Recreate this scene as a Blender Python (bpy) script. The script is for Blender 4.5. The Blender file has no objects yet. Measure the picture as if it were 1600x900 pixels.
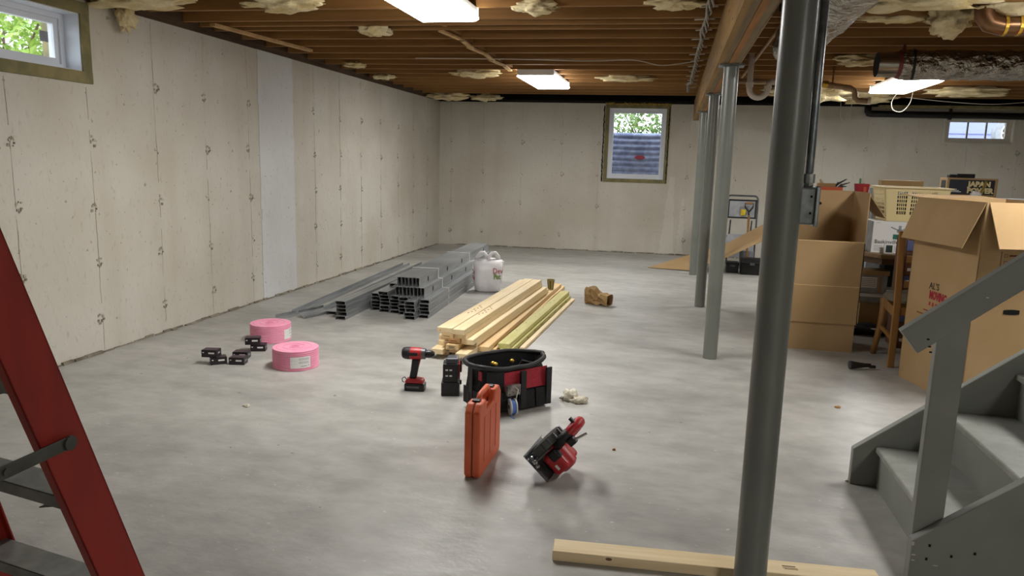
import bpy, bmesh, math, random
from mathutils import Vector, Matrix, Euler, noise

random.seed(7)
S = bpy.context.scene
COL = S.collection
PI = math.pi

# ------------------------------------------------------------------ camera
CAM_H = 1.40
FPX, YAW, PITCH, ROLL, SKEW = 1142.64, 0.2094924, 0.1692646, 0.0278776, 0.02618
fw = Vector((-math.sin(YAW) * math.cos(PITCH), math.cos(YAW) * math.cos(PITCH), -math.sin(PITCH)))
rt = Vector((math.cos(YAW), math.sin(YAW), 0))
up = rt.cross(fw)
r2 = rt * math.cos(ROLL) + up * math.sin(ROLL)
u2 = -rt * math.sin(ROLL) + up * math.cos(ROLL)
cd = bpy.data.cameras.new('camera')
cam = bpy.data.objects.new('camera', cd)
COL.objects.link(cam)
cd.sensor_fit = 'HORIZONTAL'
cd.sensor_width = 36
cd.lens = FPX / 1600 * 36
cd.clip_start = 0.05
cam.matrix_world = Matrix(((r2.x, u2.x, -fw.x, 0), (r2.y, u2.y, -fw.y, 0), (r2.z, u2.z, -fw.z, CAM_H), (0, 0, 0, 1)))
S.camera = cam

# ------------------------------------------------------------------ light and exposure
S.view_settings.view_transform = 'Standard'
S.view_settings.look = 'None'
S.view_settings.gamma = 1
S.view_settings.use_curve_mapping = False
S.view_settings.exposure = 1.72
LAMP = 13.0          # emission of the fluorescent diffusers
wd = bpy.data.worlds.new('sky')
S.world = wd
wd.use_nodes = True
bg = wd.node_tree.nodes['Background']
bg.inputs[0].default_value = (0.80, 0.90, 1.0, 1)
bg.inputs[1].default_value = 1.5

# ------------------------------------------------------------------ materials
def lin(h):
    if isinstance(h, str):
        h = h.lstrip('#')
        c = [int(h[i:i + 2], 16) / 255 for i in (0, 2, 4)]
    else:
        c = h
    return tuple((x / 12.92 if x <= .04045 else ((x + .055) / 1.055) ** 2.4) for x in c) + (1,)

def M(name, a, b=None, rough=.6, metal=0., scale=6., stretch=(1, 1, 1), lo=.35, hi=.65, bump=0., bscale=None, spec=.5, detail=5, coat=0., rvar=0.):
    m = bpy.data.materials.new(name)
    m.use_nodes = True
    nt = m.node_tree
    N, L = nt.nodes, nt.links
    p = N['Principled BSDF']
    p.inputs['Roughness'].default_value = rough
    p.inputs['Metallic'].default_value = metal
    p.inputs['Specular IOR Level'].default_value = spec
    p.inputs['Coat Weight'].default_value = coat
    p.inputs['Base Color'].default_value = lin(a)
    if b or bump or rvar:
        tc = N.new('ShaderNodeTexCoord'); mp = N.new('ShaderNodeMapping')
        mp.inputs['Scale'].default_value = stretch
        L.new(tc.outputs['Object'], mp.inputs['Vector'])
        n = N.new('ShaderNodeTexNoise'); n.inputs['Scale'].default_value = scale; n.inputs['Detail'].default_value = detail
        L.new(mp.outputs[0], n.inputs['Vector'])
        if b:
            r = N.new('ShaderNodeValToRGB')
            r.color_ramp.elements[0].position = lo; r.color_ramp.elements[0].color = lin(a)
            r.color_ramp.elements[1].position = hi; r.color_ramp.elements[1].color = lin(b)
            L.new(n.outputs['Fac'], r.inputs[0]); L.new(r.outputs[0], p.inputs['Base Color'])
        if rvar:
            mr = N.new('ShaderNodeMapRange')
            mr.inputs[3].default_value = rough - rvar; mr.inputs[4].default_value = rough + rvar
            mr.inputs[1].default_value = .3; mr.inputs[2].default_value = .7
            L.new(n.outputs['Fac'], mr.inputs[0]); L.new(mr.outputs[0], p.inputs['Roughness'])
        if bump:
            n2 = N.new('ShaderNodeTexNoise'); n2.inputs['Scale'].default_value = bscale or scale * 3; n2.inputs['Detail'].default_value = 4
            L.new(mp.outputs[0], n2.inputs['Vector'])
            bp = N.new('ShaderNodeBump'); bp.inputs['Strength'].default_value = bump; bp.inputs['Distance'].default_value = .02
            L.new(n2.outputs['Fac'], bp.inputs['Height']); L.new(bp.outputs[0], p.inputs['Normal'])
    return m

def concrete(name, base, stain, speck, streak_axis):
    """painted poured concrete: large mottling, vertical streaks, pits"""
    m = bpy.data.materials.new(name); m.use_nodes = True
    nt = m.node_tree; N, L = nt.nodes, nt.links
    p = N['Principled BSDF']; p.inputs['Roughness'].default_value = .85; p.inputs['Specular IOR Level'].default_value = .25
    tc = N.new('ShaderNodeTexCoord')
    def noise_(scale, stretch, detail=5):
        mp = N.new('ShaderNodeMapping'); mp.inputs['Scale'].default_value = stretch
        L.new(tc.outputs['Object'], mp.inputs['Vector'])
        n = N.new('ShaderNodeTexNoise'); n.inputs['Scale'].default_value = scale; n.inputs['Detail'].default_value = detail
        L.new(mp.outputs[0], n.inputs['Vector']); return n
    def ramp(n, lo, hi, c0=(0, 0, 0, 1), c1=(1, 1, 1, 1)):
        r = N.new('ShaderNodeValToRGB')
        r.color_ramp.elements[0].position = lo; r.color_ramp.elements[0].color = c0
        r.color_ramp.elements[1].position = hi; r.color_ramp.elements[1].color = c1
        L.new(n.outputs['Fac'], r.inputs[0]); return r
    def mix(f, a, b, k=1.0):
        mx = N.new('ShaderNodeMix'); mx.data_type = 'RGBA'
        mu = N.new('ShaderNodeMath'); mu.operation = 'MULTIPLY'; mu.inputs[1].default_value = k
        L.new(f, mu.inputs[0]); L.new(mu.outputs[0], mx.inputs[0])
        for s, v in ((6, a), (7, b)):
            if isinstance(v, tuple): mx.inputs[s].default_value = v
            else: L.new(v, mx.inputs[s])
        return mx.outputs[2]
    big = ramp(noise_(.9, (1, 1, 1)), .42, .68)
    c = mix(big.outputs[0], lin(base), lin(stain), .8)
    st = ramp(noise_(3.2, (1, 1, .12) if streak_axis == 'z' else (1, 1, 1)), .5, .75)
    c = mix(st.outputs[0], c, lin(stain), .55)
    fine = ramp(noise_(38, (1, 1, .45)), .60, .72)
    c = mix(fine.outputs[0], c, lin(speck), .35)
    pit = ramp(noise_(21, (1, 1, 1), 2), .705, .735)
    c = mix(pit.outputs[0], c, lin(speck), .8)
    L.new(c, p.inputs['Base Color'])
    bp = N.new('ShaderNodeBump'); bp.inputs['Strength'].default_value = .35; bp.inputs['Distance'].default_value = .012
    L.new(noise_(26, (1, 1, .6)).outputs['Fac'], bp.inputs['Height']); L.new(bp.outputs[0], p.inputs['Normal'])
    return m

def floor_mat():
    m = bpy.data.materials.new('floor_concrete'); m.use_nodes = True
    nt = m.node_tree; N, L = nt.nodes, nt.links
    p = N['Principled BSDF']; p.inputs['Specular IOR Level'].default_value = .5
    tc = N.new('ShaderNodeTexCoord')
    def nz(scale, stretch, d=6):
        mp = N.new('ShaderNodeMapping'); mp.inputs['Scale'].default_value = stretch; mp.inputs['Rotation'].default_value = (0, 0, .2)
        L.new(tc.outputs['Object'], mp.inputs['Vector'])
        n = N.new('ShaderNodeTexNoise'); n.inputs['Scale'].default_value = scale; n.inputs['Detail'].default_value = d; n.inputs['Roughness'].default_value = .6
        L.new(mp.outputs[0], n.inputs['Vector']); return n
    def rp(n, stops):
        r = N.new('ShaderNodeValToRGB'); e = r.color_ramp.elements
        e[0].position, e[0].color = stops[0][0], stops[0][1]
        e[1].position, e[1].color = stops[-1][0], stops[-1][1]
        for s in stops[1:-1]:
            q = e.new(s[0]); q.color = s[1]
        L.new(n.outputs['Fac'], r.inputs[0]); return r
    a = rp(nz(1.1, (1, 1.5, 1)), [(.32, lin('#9d9b96')), (.5, lin('#aeaca7')), (.7, lin('#bcbab5'))])
    b = rp(nz(5.5, (1, 1.6, 1)), [(.36, (.66, .66, .65, 1)), (.62, (1, 1, 1, 1))])
    mx = N.new('ShaderNodeMix'); mx.data_type = 'RGBA'; mx.blend_type = 'MULTIPLY'; mx.inputs[0].default_value = .55
    L.new(a.outputs[0], mx.inputs[6]); L.new(b.outputs[0], mx.inputs[7])
    # sparse white paint flecks and dark specks
    f = rp(nz(30, (.7, 1.6, 1), 2), [(.71, (0, 0, 0, 1)), (.735, (1, 1, 1, 1))])
    m2 = N.new('ShaderNodeMix'); m2.data_type = 'RGBA'
    L.new(f.outputs[0], m2.inputs[0]); L.new(mx.outputs[2], m2.inputs[6]); m2.inputs[7].default_value = lin('#c9c7c2')
    g = rp(nz(17, (1, 1, 1), 2), [(.74, (0, 0, 0, 1)), (.77, (1, 1, 1, 1))])
    m3 = N.new('ShaderNodeMix'); m3.data_type = 'RGBA'
    L.new(g.outputs[0], m3.inputs[0]); L.new(m2.outputs[2], m3.inputs[6]); m3.inputs[7].default_value = lin('#6f6c66')
    L.new(m3.outputs[2], p.inputs['Base Color'])
    ro = N.new('ShaderNodeMapRange'); ro.inputs[1].default_value = .3; ro.inputs[2].default_value = .7; ro.inputs[3].default_value = .33; ro.inputs[4].default_value = .52
    L.new(nz(3, (1, 2, 1)).outputs['Fac'], ro.inputs[0]); L.new(ro.outputs[0], p.inputs['Roughness'])
    bp = N.new('ShaderNodeBump'); bp.inputs['Strength'].default_value = .3; bp.inputs['Distance'].default_value = .012
    L.new(nz(9, (1, 1.5, 1)).outputs['Fac'], bp.inputs['Height']); L.new(bp.outputs[0], p.inputs['Normal'])
    return m

def emit(name, col, s):
    m = bpy.data.materials.new(name); m.use_nodes = True
    nt = m.node_tree; nt.nodes.clear()
    e = nt.nodes.new('ShaderNodeEmission'); e.inputs[0].default_value = col; e.inputs[1].default_value = s
    o = nt.nodes.new('ShaderNodeOutputMaterial'); nt.links.new(e.outputs[0], o.inputs[0])
    return m

def glass(name, tint=(1, 1, 1, 1), gl=.08):
    m = bpy.data.materials.new(name); m.use_nodes = True
    nt = m.node_tree; nt.nodes.clear()
    t = nt.nodes.new('ShaderNodeBsdfTransparent'); t.inputs[0].default_value = tint
    g = nt.nodes.new('ShaderNodeBsdfGlossy'); g.inputs['Roughness'].default_value = .05
    x = nt.nodes.new('ShaderNodeMixShader'); x.inputs[0].default_value = gl
    o = nt.nodes.new('ShaderNodeOutputMaterial')
    nt.links.new(t.outputs[0], x.inputs[1]); nt.links.new(g.outputs[0], x.inputs[2]); nt.links.new(x.outputs[0], o.inputs[0])
    return m

K = {}
K['wall'] = concrete('wall_concrete', '#cdc9be', '#bab3a3', '#938c7e', 'z')
K['wall_grey'] = K['wall']
K['patch'] = concrete('whitewash', '#d6d6d6', '#c4c3c0', '#a4a29d', 'z')
K['lime'] = concrete('lime_wash', '#d3cfc4', '#c6c0b2', '#a29b8c', 'z')
K['seam'] = M('seam_fin', '#c2bcae', '#a69e8f', rough=.9, scale=14, stretch=(1, 1, .3), lo=.4, hi=.6)
K['scar'] = M('tie_scar', '#c0b9a9', '#8d8575', rough=.95, scale=40, lo=.42, hi=.6, bump=.8)
K['floor'] = floor_mat()
K['crack'] = M('joint_dirt', '#6b6457', '#9a9180', rough=1, scale=9)
K['joist'] = M('joist_wood', '#7b5426', '#996e38', rough=.75, scale=3, stretch=(.35, 6, 6), lo=.3, hi=.7)
K['joist2'] = M('joist_wood_pale', '#b08a58', '#c7a470', rough=.75, scale=4, stretch=(3, 3, 3))
K['ply'] = M('subfloor', '#66492a', '#7d5f3a', rough=.9, scale=2)
K['sill'] = M('sill_wood', '#3b2a1a', '#55402a', rough=.9, scale=5, stretch=(4, .4, 4))
K['dark'] = M('flat_black', '#15130f', rough=.9)  # near-black, also used where dark gaps are painted in
K['beam'] = M('beam_wood', '#80622f', '#a07c45', rough=.75, scale=4, stretch=(5, .5, 5), lo=.3, hi=.7)
K['beam2'] = M('beam_wood_grey', '#6f5f45', '#887554', rough=.8, scale=4, stretch=(5, .5, 5), lo=.3, hi=.7)
K['beam3'] = M('beam_wood_orange', '#8a5c26', '#a9743a', rough=.75, scale=4, stretch=(5, .5, 5), lo=.3, hi=.7)
K['colgrey'] = M('column_paint', '#70736d', '#787b75', rough=.32, scale=3, spec=.6)
K['galv'] = M('galvanised', '#9aa0a3', '#7d8488', rough=.38, metal=.85, scale=18, lo=.4, hi=.6)
K['stud'] = M('stud_steel', '#a8abac', '#8c8f90', rough=.40, metal=.55, scale=5, stretch=(6, .4, 6), lo=.35, hi=.65)
K['hole'] = M('knockout_dark', '#060606', rough=1)
K['zinc'] = M('zinc_box', '#8f9496', '#6d7274', rough=.5, metal=.7, scale=30)
K['white'] = M('white_enamel', '#e4e4e0', rough=.4)
K['vinyl'] = M('white_vinyl', '#dfe3ea', rough=.4)
K['tube'] = emit('lit_diffuser', (1.0, .985, .95, 1), LAMP)
K['insul'] = M('fibreglass', '#cbb684', '#e4d6b0', rough=1, scale=9, bump=.5, bscale=40)
K['foil'] = M('foil_wrap', '#c9c5bd', '#a39e95', rough=.2, metal=.95, scale=9, bump=1.0, bscale=15)
K['foil'].node_tree.nodes['Bump'].inputs['Distance'].default_value = .06
K['steel'] = M('duct_steel', '#a9a49b', rough=.25, metal=.95)
K['redtape'] = M('red_tape', '#7c3a33', rough=.5)
K['copper'] = M('copper_pipe', '#77553d', '#8d6a4c', rough=.3, metal=.85, scale=6)
K['brownpipe'] = M('aged_pipe', '#8f7355', '#a88a68', rough=.5, metal=.2, scale=9)
K['pvc'] = M('white_pvc', '#c9bcb0', rough=.4)
K['blackpipe'] = M('black_iron', '#0d0c0c', rough=.5)
K['cable'] = M('wire_sheath', '#c4bdae', rough=.6)
K['cablegrey'] = M('grey_cable', '#8f8a80', rough=.6)
K['treated'] = M('treated_frame', '#8b7f55', '#6f6a48', rough=.8, scale=5, stretch=(2, 2, 2))
K['foam'] = M('foam_and_gap', '#b59a48', '#7a6a35', rough=1, scale=30, bump=1)
K['glass'] = glass('window_glass')
K['leaf1'] = M('leaf_green', '#7fa03c', '#a9c266', rough=.7, scale=3)
K['leaf2'] = M('leaf_dark', '#5b7a3c', '#86a058', rough=.7, scale=3)
K['bark'] = M('bark', '#5b4a3a', rough=.9)
K['wellsteel'] = M('well_steel', '#7d86a6', '#a2a9c4', rough=.6, metal=.2, scale=9, lo=.4, hi=.6)
K['soil'] = M('outdoor_gravel', '#8d887c', '#a9a396', rough=1, scale=30)
K['siding'] = M('pale_siding', '#9aa0cc', rough=.7)
K['pine'] = M('pine_lumber', '#dfc698', '#efdcb6', rough=.6, scale=5, stretch=(7, .5, 7), lo=.3, hi=.7)
K['pine2'] = M('pine_lumber_pink', '#e0b88c', '#ecccA4'.lower(), rough=.6, scale=5, stretch=(7, .5, 7), lo=.3, hi=.7)
K['pine3'] = M('pine_lumber_tan', '#d2b07c', '#e2c697', rough=.65, scale=5, stretch=(7, .5, 7), lo=.3, hi=.7)
K['green'] = M('treated_lumber', '#b9b26a', '#cfc98c', rough=.65, scale=5, stretch=(7, .5, 7), lo=.3, hi=.7)
K['endgrain'] = M('end_grain', '#b98f57', '#9a7443', rough=.8, scale=30)
K['ink'] = M('ink', '#2c2a2a', rough=.8)
K['fadeink'] = M('faded_ink', '#6d5338', rough=.8)
K['pink'] = M('pink_foam', '#f29ab8', '#f5a8c2', rough=.55, scale=12)
K['pinkdark'] = M('pink_foam_groove', '#dd7fa2', rough=.6)
K['paper'] = M('white_paper', '#e9e8e6', rough=.7)
K['boxblack'] = M('box_black', '#1b1519', '#2a1f26', rough=.4, scale=20)
K['boxpurple'] = M('box_purple', '#3c2833', rough=.4)
K['red'] = M('tool_red', '#a81f24', '#b7262a', rough=.4, scale=10)
K['rubber'] = M('black_rubber', '#1c1c1d', rough=.55)
K['blackplastic'] = M('black_plastic', '#161617', rough=.42)
K['greymetal'] = M('grey_metal', '#54565a', '#6b6d70', rough=.4, metal=.6, scale=12)
K['chrome'] = M('bright_steel', '#c7cacd', rough=.2, metal=.95)
K['nylon'] = M('bag_nylon', '#131315', '#1d1d20', rough=.8, scale=60, bump=.4)
K['rednylon'] = M('bag_red_nylon', '#a52635', '#b52e3d', rough=.75, scale=60, bump=.3)
K['brass'] = M('brass', '#d8b04a', rough=.3, metal=.7)
K['orange'] = M('orange_case', '#cf5b36', '#d96a44', rough=.5, scale=6, bump=.05)
K['blue'] = M('blue_tape', '#5b86cf', rough=.5)
K['whiteplastic'] = M('white_plastic', '#e4e4e2', rough=.35)
K['clear'] = M('clear_box', '#9a938c', '#5d5752', rough=.25, scale=25)
K['bag'] = M('bag_film', '#e6e4e6', '#d4d1d4', rough=.35, scale=6, bump=.3, bscale=14)
K['kraft'] = M('paper_bag', '#8a6c43', '#a98a5c', rough=.85, scale=8)
K['cupbrown'] = M('cup_sleeve', '#8d7a3d', rough=.6)
K['rag'] = M('cotton_rag', '#e2dccb', '#cfc7b2', rough=.95, scale=20, bump=.5)
K['card'] = M('cardboard', '#a2845a', '#ac8f67', rough=.85, scale=3)
K['cardedge'] = M('cardboard_edge', '#d9b988', rough=.85)
K['redink'] = M('red_ink', '#a02033', rough=.8)
K['brownink'] = M('brown_ink', '#6e2f22', rough=.8)
K['stair'] = M('stair_paint', '#7d7f79', '#868882', rough=.55, scale=5, bump=.06)
K['stairworn'] = M('stair_tread_paint', '#85877f', '#94958f', rough=.5, scale=12, bump=.1)
K['chip'] = M('chipped_paint', '#c9c3b2', rough=.8)
K['ladder'] = M('ladder_fibreglass', '#9e2a1f', '#8a261c', rough=.5, scale=9, stretch=(2, 2, .4), lo=.3, hi=.7)
K['alu'] = M('ladder_aluminium', '#8f8f8a', '#7a7a76', rough=.5, metal=.5, scale=18)
K['bracket'] = M('ladder_bracket', '#4a4b46', '#5a5b56', rough=.5, metal=.5, scale=15)
K['basket'] = M('cream_plastic', '#e0cd99', rough=.5)
K['oak'] = M('oak_wood', '#8a6130', '#9b703c', rough=.5, scale=6, stretch=(5, 5, .6), lo=.3, hi=.7)
K['desk'] = M('desk_wood', '#7f6647', '#94795a', rough=.6, scale=6, stretch=(1, 6, 6))
K['deskedge'] = M('desk_edge', '#5d4327', rough=.5)
K['seat'] = M('seat_fabric', '#6b6353', '#7a715f', rough=.9, scale=30)
K['shelfwood'] = M('dark_shelf', '#5d3a22', '#6c4528', rough=.6, scale=8)
K['teal'] = M('teal_print', '#1f6b5c', rough=.6)
K['navy'] = M('navy_print', '#1f2432', rough=.6)
K['yellow'] = M('yellow_tag', '#e3c62c', rough=.5)
K['orangeplastic'] = M('orange_plastic', '#cc5527', rough=.5)
K['redbox'] = M('red_bin', '#a51a2c', rough=.5)
K['greenplastic'] = M('green_plastic', '#2f8a5a', rough=.5)
K['greybox'] = M('grey_board', '#8c8f94', '#a5a8ac', rough=.7, scale=8)
K['cloth'] = M('black_cloth', '#121213', '#1e1e20', rough=.8, scale=12)
K['screen'] = M('lcd_screen', '#33413a', rough=.3)
K['purple'] = M('book_purple', '#5a5f8c', rough=.6)
K['gum'] = M('debris_tan', '#9a7448', rough=.9)

# ------------------------------------------------------------------ mesh helpers
WM = {}
class MB:
    def __init__(s): s.v = []; s.f = []
    def add(s, vs, fs, m=None):
        o = len(s.v)
        s.v += [tuple((m @ Vector(v)) if m is not None else v) for v in vs]
        s.f += [tuple(i + o for i in f) for f in fs]
        return s
    def box(s, x0, y0, z0, x1, y1, z1, m=None):
        return s.add([(x0, y0, z0), (x1, y0, z0), (x1, y1, z0), (x0, y1, z0), (x0, y0, z1), (x1, y0, z1), (x1, y1, z1), (x0, y1, z1)],
                     [(3, 2, 1, 0), (4, 5, 6, 7), (0, 1, 5, 4), (1, 2, 6, 5), (2, 3, 7, 6), (3, 0, 4, 7)], m)
    def cbox(s, c, d, m=None):
        return s.box(c[0] - d[0] / 2, c[1] - d[1] / 2, c[2] - d[2] / 2, c[0] + d[0] / 2, c[1] + d[1] / 2, c[2] + d[2] / 2, m)
    def prism(s, poly, z0, z1, m=None):
        n = len(poly)
        vs = [(p[0], p[1], z0) for p in poly] + [(p[0], p[1], z1) for p in poly]
        fs = [tuple(range(n - 1, -1, -1)), tuple(range(n, 2 * n))] + [(i, (i + 1) % n, n + (i + 1) % n, n + i) for i in range(n)]
        return s.add(vs, fs, m)
    def bar(s, a, b, w, h, upv=(0, 0, 1)):
        a, b = Vector(a), Vector(b); d = (b - a).normalized(); upv = Vector(upv)
        x = d.cross(upv).normalized(); z = x.cross(d)
        m = Matrix(((x.x, d.x, z.x, a.x), (x.y, d.y, z.y, a.y), (x.z, d.z, z.z, a.z), (0, 0, 0, 1)))
        return s.box(-w / 2, 0, -h / 2, w / 2, (b - a).length, h / 2, m)
    def tube(s, pts, r, n=8, caps=True):
        P = [Vector(p) for p in pts]; k = len(P)
        rs = r if isinstance(r, (list, tuple)) else [r] * k
        vs = []; prev = None
        for i in range(k):
            t = (P[min(i + 1, k - 1)] - P[max(i - 1, 0)]).normalized()
            if prev is None:
                a = Vector((0, 0, 1)) if abs(t.z) < .9 else Vector((1, 0, 0))
                u = t.cross(a).normalized()
            else:
                u = (prev - t * prev.dot(t)).normalized()
            prev = u; w = t.cross(u)
            vs += [tuple(P[i] + (u * math.cos(2 * PI * j / n) + w * math.sin(2 * PI * j / n)) * rs[i]) for j in range(n)]
        fs = [(i * n + j, i * n + (j + 1) % n, (i + 1) * n + (j + 1) % n, (i + 1) * n + j) for i in range(k - 1) for j in range(n)]
        if caps: fs += [tuple(range(n - 1, -1, -1)), tuple(range((k - 1) * n, k * n))]
        return s.add(vs, fs)
    def lathe(s, prof, n=20, m=None):
        k = len(prof); vs = []
        for r, z in prof: vs += [(r * math.cos(2 * PI * j / n), r * math.sin(2 * PI * j / n), z) for j in range(n)]
        fs = [(i * n + j, i * n + (j + 1) % n, (i + 1) * n + (j + 1) % n, (i + 1) * n + j) for i in range(k - 1) for j in range(n)]
        fs += [tuple(range(n - 1, -1, -1)), tuple(range((k - 1) * n, k * n))]
        return s.add(vs, fs, m)
    def quadslab(s, q, t):
        """four 3D corners given thickness t along their normal"""
        q = [Vector(p) for p in q]; n = (q[1] - q[0]).cross(q[3] - q[0]).normalized() * t
        vs = [tuple(p) for p in q] + [tuple(p + n) for p in q]
        return s.add(vs, [(3, 2, 1, 0), (4, 5, 6, 7), (0, 1, 5, 4), (1, 2, 6, 5), (2, 3, 7, 6), (3, 0, 4, 7)])
    def blob(s, c, d, seed=0, amp=.35, fr=2.5, sub=3, flat=None):
        bm = bmesh.new(); bmesh.ops.create_icosphere(bm, subdivisions=sub, radius=1)
        o = Vector((seed * 3.7, seed * 1.3, seed * 2.1)); vs = []
        for v in bm.verts:
            k = 1 + amp * noise.noise(v.co * fr + o) + amp * .5 * noise.noise(v.co * fr * 2.3 + o)
            p = v.co * k
            z = p.z
            if flat is not None and z < flat: z = flat
            vs.append((c[0] + p.x * d[0], c[1] + p.y * d[1], c[2] + z * d[2]))
        fs = [tuple(v.index for v in f.verts) for f in bm.faces]; bm.free()
        return s.add(vs, fs)
    def mesh(s, name):
        me = bpy.data.meshes.new(name); me.from_pydata(s.v, [], s.f)
        bm = bmesh.new(); bm.from_mesh(me); bmesh.ops.recalc_face_normals(bm, faces=bm.faces); bm.to_mesh(me); bm.free()
        return me
    def build(s, name, mat, parent=None, world=False, bevel=0, smooth=False, seg=2):
        if world and parent is not None:
            inv = WM[parent.name].inverted()
            s.v = [tuple(inv @ Vector(v)) for v in s.v]
        me = s.mesh(name)
        return place(name, me, mat, parent, bevel, smooth, seg)

def place(name, me, mat, parent=None, bevel=0, smooth=False, seg=2):
    if not me.materials: me.materials.append(K[mat] if isinstance(mat, str) else mat)
    if smooth:
        for p in me.polygons: p.use_smooth = True
        if smooth != 'all':
            try: me.set_sharp_from_angle(angle=math.radians(40))
            except Exception: pass
    o = bpy.data.objects.new(name, me); COL.objects.link(o)
    if parent is not None:
        o.parent = parent; WM[o.name] = WM.get(parent.name, Matrix())
    else: WM[o.name] = Matrix()
    if bevel:
        b = o.modifiers.new('bevel', 'BEVEL'); b.width = bevel; b.segments = seg; b.limit_method = 'ANGLE'
    return o

def tag(o, label, cat, group=None):
    o['label'] = label; o['category'] = cat
    if group: o['group'] = group
    return o
def thing(name, label, cat, loc=(0, 0, 0), rz=0., group=None, mtx=None):
    o = bpy.data.objects.new(name, None); COL.objects.link(o); o.empty_display_size = .05
    m = mtx if mtx is not None else Matrix.Translation(loc) @ Matrix.Rotation(rz, 4, 'Z')
    o.matrix_world = m; WM[o.name] = m
    return tag(o, label, cat, group)
def struct(name, mb, mat, **k):
    o = mb.build(name, mat, **k); o['kind'] = 'structure'; return o
def dup(root, loc, rz=0., label=None, mtx=None):
    r = root.copy(); COL.objects.link(r)
    m = mtx if mtx is not None else Matrix.Translation(loc) @ Matrix.Rotation(rz, 4, 'Z')
    r.parent = None; r.matrix_world = m; WM[r.name] = m
    if label: r['label'] = label
    for ch in [c for c in COL.objects if c.parent == root]:
        c = ch.copy(); COL.objects.link(c); c.parent = r; WM[c.name] = m
        for g in [q for q in COL.objects if q.parent == ch]:
            d = g.copy(); COL.objects.link(d); d.parent = c; WM[d.name] = m
    return r
def frame3(o, x, y, z):
    return Matrix(((x[0], y[0], z[0], o[0]), (x[1], y[1], z[1], o[1]), (x[2], y[2], z[2], o[2]), (0, 0, 0, 1)))
def lettering(txt, size, origin, right, upv, mat, parent, depth=.0006, world=True, sx=1., name='lettering', align='LEFT', bold=0.):
    c = bpy.data.curves.new('t', 'FONT'); c.body = txt; c.size = size; c.extrude = depth; c.align_x = align; c.offset = bold; c.resolution_u = 2
    t = bpy.data.objects.new('t', c)
    me = bpy.data.meshes.new_from_object(t); bpy.data.objects.remove(t); bpy.data.curves.remove(c)
    r = Vector(right).normalized(); u = Vector(upv); u = (u - r * u.dot(r)).normalized(); n = r.cross(u)
    m = frame3(Vector(origin) + n * depth * 1.2, r * sx, u, n)
    if world and parent is not None: m = WM[parent.name].inverted() @ m
    me.transform(m); me.name = name
    me.materials.clear()
    return place(name, me, mat, parent)
def arc(c, r, a0, a1, n, ax=(1, 0, 0), ay=(0, 0, 1)):
    c = Vector(c); ax = Vector(ax); ay = Vector(ay)
    return [tuple(c + ax * (r * math.cos(a0 + (a1 - a0) * i / n)) + ay * (r * math.sin(a0 + (a1 - a0) * i / n))) for i in range(n + 1)]
R2 = lambda a: Matrix.Rotation(a, 4, 'Z')

# ================================================================== STRUCTURE
XL, XR, YF, YB, ZW = -3.865, 6.2, -2.6, 12.0, 2.38
JZ = 2.42            # underside of the joists
ts = math.tan(SKEW)
BW = Matrix.Translation((XL, YB - .002, 0)) @ R2(SKEW)      # frame of the back wall: x along it, y outwards

fl = struct('floor', MB().box(XL - .4, YF - .3, -.15, XR + .4, YB + .9, 0), 'floor')

def holed(mb, L0, L1, H, holes, put):
    xs = sorted({L0, L1, *[h[0] for h in holes], *[h[1] for h in holes]})
    for a, b in zip(xs, xs[1:]):
        z = 0
        for h in sorted([h for h in holes if h[0] <= a and h[1] >= b], key=lambda h: h[2]):
            put(mb, a, b, z, h[2]); z = h[3]
        if z < H: put(mb, a, b, z, H)
    return mb
LWH = (3.50, 4.375, 1.845, 2.362)
wl = struct('wall_left', holed(MB(), YF - .3, YB + .6, ZW, [LWH], lambda m, a, b, z0, z1: m.box(XL - .3, a, z0, XL, b, z1)), 'wall')
BWH = (-1.108 - XL, -.088 - XL, 1.14, 2.37)
RWH = (3.872 - XL, 4.872 - XL, 1.83, 2.30)
wb = holed(MB(), -.3, 10.6, ZW, [BWH, RWH], lambda m, a, b, z0, z1: m.box(a, 0, z0, b, .3, z1))
wb = struct('wall_back', wb, 'wall'); wb.matrix_world = BW; WM[wb.name] = BW
struct('wall_right', MB().box(XR, YF - .3, 0, XR + .3, YB + .6, ZW), 'wall')
struct('wall_front', MB().box(XL - .3, YF - .3, 0, XR + .3, YF, ZW), 'wall')

# whitewashed band on the left wall
pb = MB(); n = 24
for i in range(n):
    z0, z1 = .0 + i * ZW / n, (i + 1) * ZW / n
    a = 6.42 + .012 * noise.noise((i * .7, 0, 1)); b = 7.07 + .012 * noise.noise((i * .7, 3, 1))
    pb.box(XL, a, z0, XL + .006, b, z1)
pb.build('whitewash_band', 'patch', wl)

for x0_, x1_, zt_ in ((3.72, 3.95, 1.25), (3.98, 4.10, .9)):
    pb = MB()
    for i in range(60):
        z0, z1 = zt_ * i / 60, zt_ * (i + 1) / 60; k_ = i / 60
        a = x0_ + (x1_ - x0_) * .45 * k_ + .03 * noise.noise((i * .3, x0_, 1)); b = x1_ - (x1_ - x0_) * .25 * k_ + .03 * noise.noise((i * .3, x1_, 4))
        pb.box(a, -.003, z0, max(a + .02, b), 0, z1)
    pb.build('lime_streak', 'lime', wb)
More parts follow.
